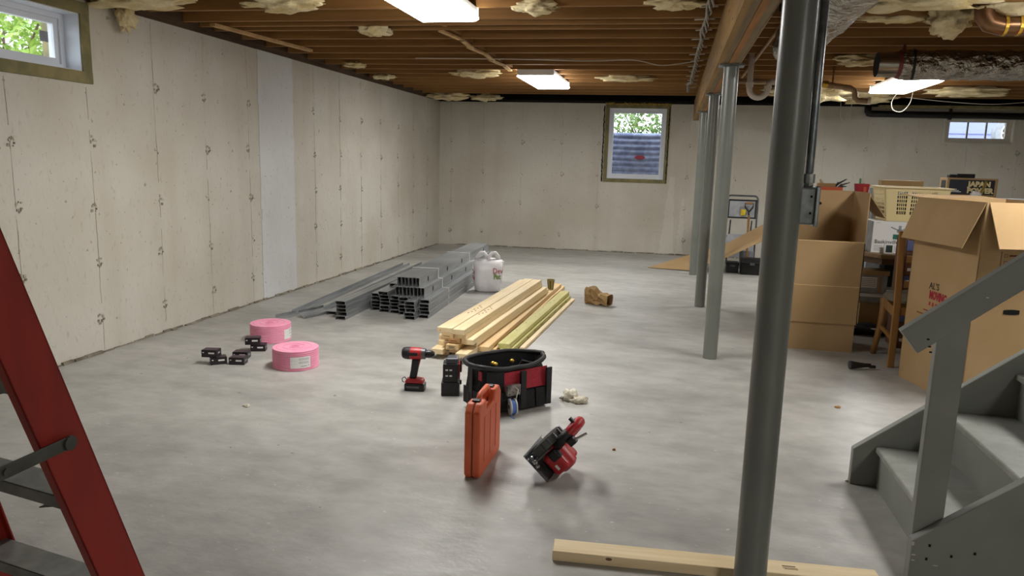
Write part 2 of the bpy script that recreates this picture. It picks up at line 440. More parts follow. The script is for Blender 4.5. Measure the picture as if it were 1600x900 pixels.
# form seams (thin ragged fins) and snap-tie scars
def seam_mesh(seed, H=2.36, segs=26):
    mb = MB(); rnd = random.Random(seed)
    z = .0; x = 0
    for i in range(segs):
        h = H / segs; x += rnd.uniform(-.0035, .0035); x *= .9
        if rnd.random() < .92:
            w = rnd.uniform(.002, .0045)
            mb.box(x - w / 2, -.001, z, x + w / 2, rnd.uniform(.001, .004), z + h * 1.0)
        z += h
    return mb.mesh('form_seam')
def scar_mesh(seed):
    mb = MB(); rnd = random.Random(seed)
    for i in range(9):
        a = 2 * PI * i / 9; r = rnd.uniform(.012, .034)
        if rnd.random() < .75:
            mb.cbox((r * math.cos(a), .002, r * 1.2 * math.sin(a)), (rnd.uniform(.006, .02), rnd.uniform(.004, .009), rnd.uniform(.006, .02)))
    return mb.mesh('tie_scar')
SM = [seam_mesh(i) for i in range(4)]; SC = [scar_mesh(i) for i in range(5)]
LM = lambda y: Matrix.Translation((XL, y, 0)) @ R2(-PI / 2)       # local +y points into the room
for i, y in enumerate([1.15, 1.79, 2.43, 3.07, 3.705, 4.325, 4.985, 5.605, 6.25, 7.535, 8.175, 8.78, 9.43, 10.07, 10.71, 11.365]):
    zt = 1.82 if 3.4 < y < 4.4 else 2.36
    o = place('form_seam', SM[i % 4], 'seam', wl); o.matrix_local = LM(y) @ Matrix.Scale(zt / 2.36, 4, (0, 0, 1))
    for k, z in enumerate((.22, .62, 1.02, 1.43, 1.86)):
        if z > zt - .1: continue
        o = place('tie_scar', SC[(i + k) % 5], 'scar', wl); o.matrix_local = LM(y + .01 * ((i * 7 + k * 3) % 5 - 2)) @ Matrix.Translation((0, 0, z + .015 * ((i + k * 2) % 3)))
BL = Matrix.Rotation(PI, 4, 'Z')
for i, X in enumerate([-3.66, -3.108, -2.457, -1.787, -1.192, .223, .95, 1.6, 2.242, 2.847, 3.547, 4.248, 4.93]):
    x = X - XL; zt = 1.80 if (RWH[0] - .02 < x < RWH[1]) else 2.36
    o = place('form_seam', SM[(i + 1) % 4], 'seam', wb); o.matrix_local = Matrix.Translation((x, 0, 0)) @ BL @ Matrix.Scale(zt / 2.36, 4, (0, 0, 1))
    for k, z in enumerate((.25, .75, 1.25, 1.75)):
        if z > zt - .1: continue
        o = place('tie_scar', SC[(i + k) % 5], 'scar', wb); o.matrix_local = Matrix.Translation((x + .01 * ((i + k) % 3 - 1), 0, z)) @ BL

# ragged dirt line where the walls meet the slab
for nm, par, mk in (('floor_joint_dirt', wl, lambda t, d: (XL + d, t)), ('floor_joint_dirt', wb, lambda t, d: (t, -d))):
    mb = MB(); t = .3 if par is wb else 1.2
    end = 7 if par is wb else 11.9
    while t < end:
        l = random.uniform(.05, .16); w = random.uniform(.006, .032); x0, y0 = mk(t, -.002); x1, y1 = mk(t + l, w)
        mb.box(min(x0, x1), min(y0, y1), 0, max(x0, x1), max(y0, y1), random.uniform(.006, .02)); t += l * random.uniform(.9, 1.2)
    o = mb.build(nm, 'crack', par); o['kind'] = 'stuff'

# sill plates
struct('trim_1', MB().box(XL - .16, YF, ZW, XL + .02, YB, ZW + .038).box(XL - .16, YF, ZW + .039, XL + .045, YB, 2.654), 'sill')
t2 = struct('trim_2', MB().box(0, -.012, ZW, 4.1, .16, JZ).box(4.3, -.012, ZW, 10, .16, JZ), 'dark'); t2.matrix_world = BW
struct('trim_3', MB().box(XL - .3, YF - .3, JZ, XL - .17, YB + .6, 2.66), 'sill')
t4 = struct('trim_4', MB().box(-.2, .17, ZW, 10.4, .3, 2.66), 'dark'); t4.matrix_world = BW  # near-black fill for the dark gap above the back wall
struct('trim_5', MB().box(XR + .05, YF, ZW, XR + .3, YB + .6, 2.66), 'sill')
struct('trim_6', MB().box(XL, YF - .3, ZW, XR, YF - .1, 2.66), 'sill')

# ceiling: subfloor and joists
ce = struct('ceiling', MB().box(XL - .3, YF - .3, 2.655, XR + .3, YB + .7, 2.68), 'ply')
JM = MB().box(XL + .05 + 1, -.019, 0, XR + .1 + 1, .019, .235).mesh('joist')
JC = MB().box(XL + .05 + 1, -.019, 0, 1.95, .019, .235).mesh('joist')
ys = [4.985 + .4035 * k for k in range(-18, 16)] + [5.60]
for y in ys:
    cut = 2.2 < y < 3.75
    o = place('joist', JC if cut else JM, 'joist', ce)
    o.matrix_local = Matrix.Translation((-1, y, JZ)) @ R2(SKEW)
# solid bridging blocks between the joists and the furring strip under them
BM_ = MB().box(-.019, .02, .02, .019, .383, .225).mesh('bridging_block')
for k in range(-2, 8):
    o = place('bridging_block', BM_, 'joist', ce); o.matrix_local = Matrix.Translation((-1.83 + .012 * (k % 3), 4.985 + .4035 * k, JZ))
st = MB()
for k in range(2, 8):
    y = 4.985 + .4035 * k
    st.bar((-1.86 + .05 * (k % 2), y - .02, JZ - .008), (-1.81 - .03 * (k % 2), y + .43, JZ - .008), .045, .014)
tag(st.build('bridging_strip', 'joist2'), 'pale zigzag bridging strip nailed under the joists by the middle ceiling light', 'wood strip')

# built-up beam
bt = thing('support_beam', 'built-up wooden support beam carried on the grey steel columns', 'beam', (.33, 5, 2.12))
for i, m in enumerate(('beam', 'beam2', 'beam3', 'beam2')):
    x = .255 + i * .0375
    MB().box(x + .0008, YF, 2.12 + (.004 if i in (1, 3) else 0), x + .0367, 11.9, JZ - .001).build('beam_ply', m, bt, world=True)
mb = MB()
for k in range(26): mb.cbox((.2545, 3.2 + k * .31 + .05 * (k % 3), 2.17 + .11 * (k % 3)), (.003, .011, .011))
o = mb.build('nail_heads', 'chrome', bt, world=True); o['kind'] = 'stuff'

# columns
colm = MB().lathe([(.052, 0), (.052, 2.11)], 32).mesh('shaft')
platem = MB().box(-.085, -.075, 2.108, .085, .075, 2.12).mesh('top_plate')
for (x, y), lb in zip([(.334, 2.365), (.356, 5.52), (.352, 7.62), (.345, 9.93)],
                      ['thick grey steel column in the foreground with a conduit and junction box on its side',
                       'grey steel column beneath the beam, second nearest, right of the lumber pile',
                       'grey steel column partly hidden behind the second one, casting a thin floor shadow',
                       'farthest grey steel column, its foot beside the tip of the cardboard sheet']):
    t = thing('steel_column', lb, 'column', (x, y, 0), 0, 'steel columns under the beam')
    place('shaft', colm, 'colgrey', t, smooth=True); place('top_plate', platem, 'galv', t)
cd_ = thing('conduit', 'grey electrical conduit with metal junction box fixed beside the foreground column', 'conduit', (.42, 2.40, 1.2))
MB().tube([(.401, 2.372, 2.12), (.401, 2.372, 1.62), (.402, 2.374, 1.5), (.404, 2.385, 1.42), (.405, 2.392, 1.36)], .0125, 12).build('pipe', 'galv', cd_, world=True, smooth='all')
MB().tube([(.405, 2.392, 1.392), (.405, 2.392, 1.365)], .019, 12).tube([(.405, 2.392, 1.365), (.405, 2.392, 1.352)], .016, 6).build('connector', 'chrome', cd_, world=True)
bx = MB().box(.376, 2.355, 1.240, .424, 2.43, 1.352).build('junction_box', 'zinc', cd_, world=True, bevel=.006)
MB().box(.424, 2.35, 1.235, .436, 2.435, 1.356).build('cover_plate', 'galv', bx, world=True, bevel=.003)
for z in (1.275, 1.325): MB().cbox((.412, 2.3545, z), (.006, .003, .007)).build('screw_hole', 'hole', bx, world=True)

# ================================================================== LIGHT FIXTURES
def fixture(x0, y0, lb):
    t = thing('ceiling_light', lb, 'light', (x0 + .21, y0 + .61, 2.33), 0, 'fluorescent wraparound ceiling lights')
    MB().box(-.195, -.603, .024, .195, .603, .0895).build('housing', 'white', t)
    MB().prism([(-.21, .022), (-.21, .014), (-.185, 0), (.185, 0), (.21, .014), (.21, .022)], -.6, .6, Matrix.Rotation(PI / 2, 4, 'X')).build('diffuser', 'tube', t)
    for s in (-1, 1):
        MB().box(-.205, s * .61 - .006, .028, .205, s * .61 + .006, .0895).build('end_cap', 'white', t)
    return t
fixture(-1.755, 3.76, 'lit wraparound ceiling light nearest the camera, cut by the top edge')
fixture(-1.75, 8.17, 'lit wraparound ceiling light under the joists near the back window')
fixture(2.22, 8.45, 'lit wraparound ceiling light below the foil duct at the right')
fixture(2.22, 3.76, 'lit wraparound ceiling light above the stairs, out of the picture')
fixture(2.22, -2.2, 'added ceiling light out of view behind the camera, lighting surfaces that face it')  # added unseen fixture, brightens the faces turned towards the camera

# ================================================================== WINDOWS
def window(name, label, m, w, h, frame_w, depth, panes, vin='vinyl', bars=None, sill=True):
    t = thing(name, label, 'window', mtx=m); del t['category']; t['kind'] = 'structure'
    f = frame_w
    MB().box(0, -.012, 0, w, .3, f).build('sill_board', 'treated', t)
    MB().box(0, -.012, h - f, w, .3, h).build('head_board', 'treated', t)
    MB().box(0, -.010, f, f, .3, h - f).build('jamb_board', 'treated', t)
    MB().box(w - f, -.010, f, w, .3, h - f).build('jamb_board', 'treated', t)
    a, d0, d1 = f, depth, depth + .07
    def ring(i, o, y0, y1, z):
        b = MB(); b.box(o, y0, o, w - o, y1, i).box(o, y0, h - i, w - o, y1, h - o).box(o, y0, i, i, y1, h - i).box(w - i, y0, i, w - o, y1, h - i); return b
    ring(f + .04, f, d0, d1, 0).build('vinyl_frame', vin, t)
    ring(f + .006, f, .004, d0, 0).build('reveal', vin, t)
    i2 = f + .04 + .035
    ring(i2, f + .041, d0 + .015, d1 - .01, 0).build('sash', vin, t)
    n = panes; x0, x1 = i2, w - i2
    for k in range(n):
        xa = x0 + (x1 - x0) * k / n; xb = x0 + (x1 - x0) * (k + 1) / n
        MB().box(xa + .002, d0 + .035, i2, xb - .002, d0 + .039, h - i2).build('pane', 'glass', t)
        if k: MB().box(xa - .008, d0 + .02, i2, xa + .008, d0 + .05, h - i2).build('muntin', 'treated', t)
    return t
LWM = frame3((XL, LWH[0], LWH[2]), (0, 1, 0), (-1, 0, 0), (0, 0, 1))
w1 = window('window_1', 'white hopper window in a treated wood frame at the top of the left wall', LWM, LWH[1] - LWH[0], LWH[3] - LWH[2], .075, .12, 1)
MB().box(.63, .15, .245, .695, .153, .31).build('sticker', 'greybox', w1)
w2 = window('window_2', 'tall egress window on the back wall with corrugated well outside', BW @ Matrix.Translation((BWH[0], 0, BWH[2])), BWH[1] - BWH[0], BWH[3] - BWH[2], .06, .04, 1)
mb = MB()
for k in range(40):
    z = .02 + k * .03
    for s in (-.02, 1.02 + .0): mb.cbox((s * .985 + random.uniform(-.004, .004), -.004, z), (random.uniform(.012, .022), .016, .031))
o = mb.build('foam_and_gap', 'dark', w2); o['kind'] = 'stuff'  # near-black strips painted in for the dark gap at each jamb
mb = MB()
for k in range(28): mb.blob((.01 + k * .037, -.008, 1.235 + random.uniform(-.006, .006)), (.028, .014, .022), k, sub=1)
o = mb.build('foam_bead', 'foam', w2); o['kind'] = 'stuff'
w3 = window('window_3', 'small three-pane window under the black pipe on the right', BW @ Matrix.Translation((RWH[0], 0, RWH[2])), RWH[1] - RWH[0], RWH[3] - RWH[2], .045, .06, 3, vin='wall_grey')
for o in [c for c in COL.objects if c.parent == w3 and c.name.startswith(('sill', 'head', 'jamb'))]: o.data.materials[0] = K['wall']

# ---- outdoors
gr = struct('ground_outside', MB().box(-16, -8, 1.3, XL - .7, 30, 1.55).box(XL - .7, YB + 2.2, 1.3, 2, 30, 1.55).box(.3, YB + 1.05, 1.3, 2, YB + 2.2, 1.55).box(2, YB + .75, 1.3, 18, 30, 1.85).box(XL - .7, YB + 1.05, 1.3, -1.7, YB + 2.2, 1.55), 'soil')
# corrugated well behind the back window
mb = MB(); n = 26; rows = 60; vs = []; fs = []
for j in range(rows + 1):
    z = .85 + 1.12 * j / rows
    for i in range(n + 1):
        a = PI * i / n; r = .80 + .014 * math.cos(j * PI / 2.5)
        vs.append((-.60 - r * math.cos(a) * .95, YB + .38 + r * math.sin(a), z))
fs = [(j * (n + 1) + i, j * (n + 1) + i + 1, (j + 1) * (n + 1) + i + 1, (j + 1) * (n + 1) + i) for j in range(rows) for i in range(n)]
ww = mb.add(vs, fs).build('window_well', 'wellsteel', smooth='all')
sd = ww.modifiers.new('thick', 'SOLIDIFY'); sd.thickness = .006
tag(ww, 'corrugated steel window well outside the back window', 'window well')
mb = MB().prism([(.09 * math.cos(2 * PI * i / 16), .035 * math.sin(2 * PI * i / 16)) for i in range(16)], 0, .006, frame3((-.58, YB + 1.147, 1.555), (1, 0, 0), (0, 0, 1), (0, -1, 0)))
mb.build('sticker', 'redink', ww)
mb = MB().box(-1.25, YB + .42, .8, .05, YB + .95, .86)
tag(mb.build('gravel_bed', 'soil'), 'gravel bed at the bottom of the window well', 'gravel')

def foliage(nm, lb, cx, cy, z0, rx, ry, rz, nleaf, ls, mat, seed, trunk=True):
    t = thing(nm, lb, 'shrub', (cx, cy, z0)); rnd = random.Random(seed); mb = MB()
    for i in range(nleaf):
        while True:
            p = Vector((rnd.uniform(-1, 1), rnd.uniform(-1, 1), rnd.uniform(-1, 1)))
            if p.length < 1 and noise.noise(p * 2.2 + Vector((seed, 0, 0))) > -.22: break
        c = Vector((p.x * rx, p.y * ry, rz + p.z * rz * .92 + .12))
        e = Euler((rnd.uniform(-1, 1), rnd.uniform(-1, 1), rnd.uniform(0, 6.3))).to_matrix().to_4x4()
        s = ls * rnd.uniform(.6, 1.3)
        mb.add([(-s, 0, 0), (0, -s * .45, .01), (s, 0, 0), (0, s * .45, .01)], [(0, 1, 2, 3)], Matrix.Translation(c) @ e)
    o = mb.build('foliage', mat, t); o['kind'] = 'stuff'
    mb = MB()
    for k in range(5):
        a = k * 1.3 + seed
        mb.tube([(0, 0, 0), (.15 * rx * math.cos(a), .15 * ry * math.sin(a), rz * .6), (.6 * rx * math.cos(a), .6 * ry * math.sin(a), rz * 1.5)], [.03, .02, .008], 6)
    mb.build('stems', 'bark', t, smooth='all')
foliage('shrub', 'pale green leafy shrub filling the left window view', -6.6, 6.3, 1.55, 1.1, 1.1, .85, 2600, .055, 'leaf1', 1)
foliage('shrub', 'darker green shrub at the right side of the left window view', -9.0, 9.2, 1.55, 1.2, 1.0, 1.0, 2000, .06, 'leaf2', 2)
foliage('shrub', 'shrub growing above the rim of the window well', -.6, 14.6, 1.55, 1.5, .6, .55, 2200, .05, 'leaf2', 3)

# view from the right window: pale garage front and a parked car's wheel
gw = tag(MB().box(3.0, 16.4, 1.85, 9, 16.6, 4.6).build('garage_front', 'siding'), 'pale garage front beyond the small right window', 'building')
for k in range(8): MB().box(3.4, 16.375, 1.92 + k * .3, 8.6, 16.4, 2.18 + k * .3).build('panel', 'siding', gw)
wh = thing('car_wheel', 'car wheel with silver spoked rim seen through the right window', 'wheel', (6.0, 15.2, 2.18))
mw = frame3((0, 0, 0), (1, 0, 0), (0, 0, 1), (0, -1, 0))
MB().lathe([(.22, -.1), (.33, -.1), (.33, .1), (.24, .1), (.235, .02), (.22, .0)], 28, mw).build('tyre', 'greybox', wh, smooth=True)
MB().lathe([(.235, .04), (.235, .07), (.205, .07), (.205, .04)], 28, mw).lathe([(.05, .04), (.05, .08)], 14, mw).build('rim', 'whiteplastic', wh, smooth=True)
for k in range(6):
    a = k * PI / 3; MB().bar((.04 * math.cos(a), -.06, .04 * math.sin(a)), (.215 * math.cos(a), -.06, .215 * math.sin(a)), .03, .045, (0, 1, 0)).build('spoke', 'whiteplastic', wh)

# ================================================================== OVERHEAD SERVICES
def crinkle_tube(a, b, r, n, m, seed, amp):
    a, b = Vector(a), Vector(b); d = (b - a).normalized(); u = d.cross(Vector((0, 0, 1))).normalized(); w = u.cross(d)
    vs = []
    for i in range(n + 1):
        p = a + (b - a) * (i / n)
        for j in range(m):
            t = 2 * PI * j / m; q = u * math.cos(t) + w * math.sin(t)
            k = r * (1 + amp * noise.noise(Vector((i * .35 + seed, q.dot(u) * 2.5 + i * .12, q.dot(w) * 2.5))))
            vs.append(tuple(p + q * k))
    fs = [(i * m + j, i * m + (j + 1) % m, (i + 1) * m + (j + 1) % m, (i + 1) * m + j) for i in range(n) for j in range(m)]
    fs += [tuple(range(m - 1, -1, -1)), tuple(range(n * m, (n + 1) * m))]
    return MB().add(vs, fs)
t = thing('flexible_duct', 'crumpled silver foil flexible duct hanging beside the foreground column', 'duct', (.725, 3.6, 2.25))
crinkle_tube((.715, 1.9, 2.232), (.725, 5.3, 2.222), .135, 140, 36, 3, .16).build('foil_sleeve', 'foil', t, world=True, smooth='all')
for y in (2.6, 3.9, 5.0): MB().box(.58, y - .01, 2.37, .87, y + .01, JZ - .001).build('strap', 'blackplastic', t, world=True)

t = thing('air_duct', 'round metal duct wrapped in silver foil, its open end facing left', 'duct', (2, 6.6, 2.26))
MB().lathe([(.094, 0), (.098, 0), (.098, .18), (.094, .18)], 30, frame3((1.55, 6.6, 2.262), (0, 1, 0), (0, 0, 1), (1, 0, 0))).build('open_pipe', 'steel', t, world=True, smooth=True)
MB().lathe([(.0925, -.0015), (.0925, .001)], 30, frame3((1.55, 6.6, 2.262), (0, 1, 0), (0, 0, 1), (1, 0, 0))).build('dark_opening', 'hole', t, world=True)
MB().lathe([(.102, .145), (.107, .16), (.106, .19), (.1, .2)], 30, frame3((1.55, 6.6, 2.262), (0, 1, 0), (0, 0, 1), (1, 0, 0))).build('red_tape', 'redtape', t, world=True, smooth=True)
crinkle_tube((1.72, 6.6, 2.262), (5.6, 6.75, 2.25), .114, 170, 36, 9, .12).build('foil_wrap', 'foil', t, world=True, smooth='all')
MB().lathe([(.119, 0), (.122, .01), (.119, .02)], 30, frame3((1.81, 6.604, 2.262), (.15, .99, 0), (0, 0, 1), (.99, -.15, 0))).build('black_band', 'rubber', t, world=True, smooth=True)
MB().box(1.735, 6.59, 2.37, 1.755, 6.61, JZ).build('hanger', 'redtape', t, world=True)
MB().box(3.6, 6.66, 2.36, 3.62, 6.68, JZ).build('hanger', 'redtape', t, world=True)

t = thing('drain_elbow', 'copper-brown duct elbow dropping from the joists at the top right corner', 'pipe', (1.85, 5.2, 2.3))
MB().tube([(1.80, 5.2, 2.66), (1.80, 5.2, 2.43), (1.805, 5.2, 2.37), (1.84, 5.2, 2.325), (1.90, 5.2, 2.31), (2.06, 5.2, 2.31), (3.1, 5.2, 2.32)], .058, 18).build('pipe', 'copper', t, world=True, smooth='all')
for x in (1.91, 1.99): MB().tube([(x, 5.2, 2.31), (x + .018, 5.2, 2.31)], .062, 18).build('joint_ring', 'brass', t, world=True)
MB().bar((2.03, 5.135, 2.22), (2.03, 5.135, 2.42), .022, .004, (0, 1, 0)).build('hanger_strap', 'chrome', t, world=True)

t = thing('drain_trap', 'white plastic U-shaped drain trap hanging between the columns', 'pipe', (.7, 7.2, 2.1))
P = [(.635, 7.2, 2.654), (.635, 7.2, 2.15)] + arc((.715, 7.2, 2.13), .08, PI, 2 * PI, 10) + [(.80, 7.2, 2.17), (.83, 7.2, 2.19), (1.0, 7.2, 2.2)]
MB().tube(P, .026, 12).build('pipe', 'pvc', t, world=True, smooth='all')
for p, q in (((.635, 7.2, 2.145), (.635, 7.2, 2.185)), ((.795, 7.2, 2.125), (.795, 7.2, 2.155))): MB().tube([p, q], .033, 12).build('slip_nut', 'pvc', t, world=True)

t = thing('drain_pipe', 'brown drain pipe with two elbows ending in a capped stub behind the foreground column', 'pipe', (1.5, 8, 2.2))
P = [(.6, 8, 2.285), (1.36, 8, 2.265), (1.66, 8, 2.222), (1.70, 8, 2.20), (1.712, 8, 2.17), (1.715, 8, 2.13), (1.74, 8, 2.105), (1.80, 8, 2.10), (1.84, 8, 2.10)]
MB().tube(P, .028, 12).build('pipe', 'brownpipe', t, world=True, smooth='all')
MB().tube([(1.835, 8, 2.10), (1.86, 7.995, 2.10)], .037, 12).build('end_cap', 'pvc', t, world=True)
MB().tube([(1.40, 8, 2.26), (1.45, 8, 2.253)], .034, 12).build('coupling', 'brass', t, world=True)
MB().box(1.49, 7.98, 2.22, 1.50, 8.02, 2.654).build('hanger', 'copper', t, world=True)

for i, (x, z, r, lb) in enumerate([(.563, 2.403, .011, 'thin pipe running beside the beam, nearer the beam'), (.68, 2.402, .013, 'thin pipe running beside the beam, farther from it')]):
    tag(MB().tube([(x, 2.2, z), (x, 11.6, z)], r, 8).build('water_pipe', 'brownpipe', smooth='all'), lb, 'pipe', 'thin pipes beside the beam')
t = thing('overhead_pipe', 'long black pipe running along the top of the back wall at the right', 'pipe', (4, 12.1, 2.27))
MB().tube([(2.79, 12.08, 2.42), (2.79, 12.08, 2.30), (2.80, 12.08, 2.275), (2.84, 12.08, 2.27), (6.1, 12.15, 2.255)], .048, 14).build('pipe', 'blackpipe', t, world=True, smooth='all')
for x in (3.9, 5.2): MB().box(x, 12.06, 2.2, x + .03, 12.12, JZ).build('hanger', 'blackpipe', t, world=True)
tag(MB().box(2.9, 11.9, 2.35, 6.1, 11.99, 2.385).build('ledger_board', 'treated'), 'grey-brown ledger strip just above the black pipe', 'wood strip')

# bundle of cables stapled under the joists left of the beam
t = thing('cable_bundle', 'twisted bundle of grey cables stapled under the joists left of the beam', 'cable', (.16, 7, 2.4))
for k in range(4):
    pts = [(.155 + .016 * math.cos(y * 7 + k * PI / 2) + .018 * noise.noise((y * 1.1, k * .2, 0)) - (.03 if y > 9.3 else 0), y, 2.400 + .013 * math.sin(y * 7 + k * PI / 2)) for y in [3.0 + .12 * i for i in range(62)]]
    MB().tube(pts, .0075, 6).build('cable', 'cablegrey', t, world=True, smooth='all')
for k in range(17):
    y = 4.985 + .4035 * (k - 4)
    MB().bar((.10 - .02 * (k % 2), y, 2.402), (.215, y + .01, 2.408), .012, .008).build('cable_tie', 'cable', t, world=True)
def wire(lb, pts, r=.005, mat='cable'):
    # smooth by Catmull-Rom
    P = [Vector(p) for p in pts]; P = [P[0]] + P + [P[-1]]; out = []
    for i in range(1, len(P) - 2):
        for s in range(6):
            u = s / 6; a, b, c, d = P[i - 1], P[i], P[i + 1], P[i + 2]
            out.append(tuple(.5 * ((2 * b) + (c - a) * u + (2 * a - 5 * b + 4 * c - d) * u * u + (3 * b - a - 3 * c + d) * u ** 3)))
    out.append(tuple(P[-1]))
    tag(MB().tube(out, r, 6).build('wire', mat, smooth='all'), lb, 'wire')
wire('thin white wire sagging under the joists between the middle light and the beam', [(-2.6, 7.25, 2.412), (-1.62, 7.3, 2.408), (-.9, 7.38, 2.40), (-.44, 7.4, 2.41), (-.2, 7.42, 2.365), (-.02, 7.44, 2.38), (.14, 7.45, 2.405)])
wire('white wire loop hanging down in front of the back wall', [(2.27, 11.5, 2.654), (2.30, 11.5, 2.2), (2.36, 11.5, 2.11), (2.43, 11.5, 2.15), (2.42, 11.5, 2.654)])
wire('white wire loop hanging beside the lit right ceiling light', [(2.64, 9.9, 2.42), (2.56, 9.95, 2.28), (2.58, 9.95, 2.17), (2.68, 9.95, 2.15), (2.76, 9.95, 2.25), (2.77, 9.9, 2.42)])
wire('long white wire strung along the right rear joists', [(2.78, 10.2, 2.34), (3.3, 10.4, 2.31), (3.9, 10.6, 2.30), (4.5, 10.8, 2.35), (5.3, 10.9, 2.34)])

tag(MB().bar((-3.60, 5.36, 2.405), (-3.47, 6.72, 2.41), .05, .022).build('loose_board', 'joist2'), 'pale loose board lodged under the joists along the left wall', 'board')

TF = [(-3.55, 4.45, 2.40, .42, .16, .055, 'hanging fibreglass insulation batt beside the left window'),
      (-3.78, 4.63, 2.33, .05, .06, .10, 'dirty drip of insulation hanging down the left wall by the window'),
      (-2.62, 4.72, 2.42, .28, .12, .05, 'pale insulation bulge at the top left of the nearest ceiling light'),
      (-2.37, 5.66, 2.405, .12, .1, .042, 'torn yellow insulation tuft hanging left of the nearest light'),
      (-2.31, 8.50, 2.42, .26, .1, .05, 'sagging insulation tuft left of the middle ceiling light'),
      (-3.5, 7.8, 2.42, .12, .1, .03, 'small insulation scrap along the left wall top'),
      (-3.6, 8.9, 2.42, .14, .1, .03, 'insulation scrap poking out above the left wall, farther back'),
      (-3.5, 11.2, 2.40, .30, .2, .06, 'ragged insulation clump in the far left ceiling corner'),
      (-2.95, 11.44, 2.40, .24, .1, .05, 'ragged insulation clump just right of the far left corner'),
      (-.6, 9.0, 2.42, .30, .06, .035, 'strip of torn insulation paper right of the middle light'),
      (-.95, 4.99, 2.42, .14, .1, .04, 'insulation point poking down near the top centre'),
      (-.05, 4.95, 2.43, .16, .1, .04, 'pale insulation beside the cable bundle at the top'),
      (1.35, 4.95, 2.44, .40, .14, .07, 'large pale insulation batt at the top right'),
      (1.68, 5.42, 2.40, .13, .10, .11, 'drooping insulation clump left of the copper elbow'),
      (1.38, 5.5, 2.42, .2, .06, .035, 'flat insulation strip left of the drooping clump'),
      (1.62, 7.35, 2.40, .22, .12, .05, 'insulation pad left of the open duct end'),
      (1.05, 5.55, 2.42, .07, .06, .04, 'insulation tip beside the foil flexible duct'),
      (1.55, 9.6, 2.33, .42, .25, .11, 'big tan insulation mass above the brown drain pipe'),
      (2.35, 10.5, 2.36, .35, .2, .07, 'insulation mass behind the right ceiling light'),
      (3.35, 9.9, 2.38, .42, .2, .05, 'sagging insulation sheet right of the right ceiling light'),
      (2.2, 5.15, 2.46, .4, .12, .08, 'pale insulation batt above the copper elbow')]
for i, (x, y, z, a, b, c, lb) in enumerate(TF):
    tag(MB().blob((x, y, z), (a, b, c), i + 1, .55, 2.2, 4).build('insulation_tuft', 'insul', smooth='all'), lb, 'insulation')
# paper-faced batts pushed up between the joists

# ================================================================== STAIRS
t = thing('staircase', 'grey painted wooden staircase rising to the right with post and handrail', 'stairs', (1.0, 3, 0))
RUN, RISE, NS = .257, .192, 11
Y0, Y1 = 2.60, 3.40
sl = RISE / RUN
def stringer(y, nm):
    xt = .985 + NS * RUN
    poly = [(.875, 0), (.875, .17), (xt, .17 + (xt - .875) * .80), (xt, .17 + (xt - .875) * .80 - .36), (1.15, 0)]
    return MB().prism(poly, 0, .038, frame3((0, y + .038, 0), (1, 0, 0), (0, 0, 1), (0, -1, 0))).build(nm, 'stair', t, world=True, bevel=.004)
s1 = stringer(3.40, 'stringer'); s0 = stringer(2.555, 'stringer')
for i in range(NS):
    x = .985 + i * RUN; z = RISE * (i + 1)
    MB().box(x, Y0 - .006, z - RISE + (.0 if i == 0 else .0), x + .02, Y1, z - .032).build('riser', 'stair', t, world=True)
    MB().box(x - .018, Y0 - .006, z - .03, x + RUN + .018, Y1, z).build('tread', 'stairworn', t, world=True, bevel=.008, seg=3)
MB().box(.885, 2.594, 0, .977, 2.632, .93).build('newel_post', 'stair', t, world=True, bevel=.004)
mb = MB()
A = Vector((.762, 2.575, .893)); d = Vector((.775, 0, .632)).normalized(); nrm = Vector((d.z, 0, -d.x))
E2 = A + d * 2.1
q = [A, A + nrm * .092, E2 + nrm * .092, E2]
hr = MB().quadslab([(p.x, 2.555, p.z) for p in q], -.038)
hr.build('handrail', 'stair', t, world=True, bevel=.003)
mb = MB()
for x, z in ((.845, .872), (.852, .848), (.857, .83)): mb.cbox((x, 2.5545, z), (.008, .003, .005))
for x, z in ((.93, .16), (.925, .11), (1.0, .13), (1.07, .15)): mb.cbox((x, 2.5545, z), (.007, .003, .009))
o = mb.build('screw_holes', 'hole', t, world=True); o['kind'] = 'stuff'
mb = MB()
for x, z, w, h in ((.879, .16, .006, .012), (.884, .12, .012, .004), (.884, .10, .010, .004), (.955, .09, .015, .003), (1.0, 1.02, .008, .004)): mb.cbox((x, 2.5545, z), (w, .002, h))
o = mb.build('paint_chips', 'chip', t, world=True); o['kind'] = 'stuff'

# ================================================================== STEP LADDER
t = thing('step_ladder', 'red fibreglass step ladder with grey metal steps at the left edge', 'ladder', (-1.35, 1.4, 0))
def rp(z, side=0, dy=0.):          # point on a front rail at height z
    return Vector((-1.342 + (1.19 - z) * .06 - side * (.42 + (1.19 - z) * .12), 1.2 + (1.19 - z) * .30 + side * .09 + dy, z))
for side in (0, 1):
    a, b = rp(1.75, side), rp(0, side); ax = (b - a).normalized()
    sx = Vector((-.978, .208, 0)) * (1 if side == 0 else -1)      # towards the steps
    dn = ax.cross(sx).normalized()
    if dn.y < 0: dn = -dn
    def ch(p, s, w): return p + sx * s + dn * w
    mb = MB()
    for (s0_, s1_, w0, w1) in ((0, .005, -.052, .052), (0, .03, -.052, -.047), (0, .03, .047, .052)):
        c8 = [ch(p, s, w) for p in (a, b) for s, w in ((s0_, w0), (s1_, w0), (s1_, w1), (s0_, w1))]
        mb.add([tuple(v) for v in c8], [(0, 1, 2, 3), (7, 6, 5, 4), (0, 4, 5, 1), (1, 5, 6, 2), (2, 6, 7, 3), (3, 7, 4, 0)])
    mb.build('rail', 'ladder', t, world=True, bevel=.0015)
    MB().cbox(tuple(b + Vector((0, 0, .02)) + sx * .012), (.05, .1, .04)).build('foot', 'rubber', t, world=True)
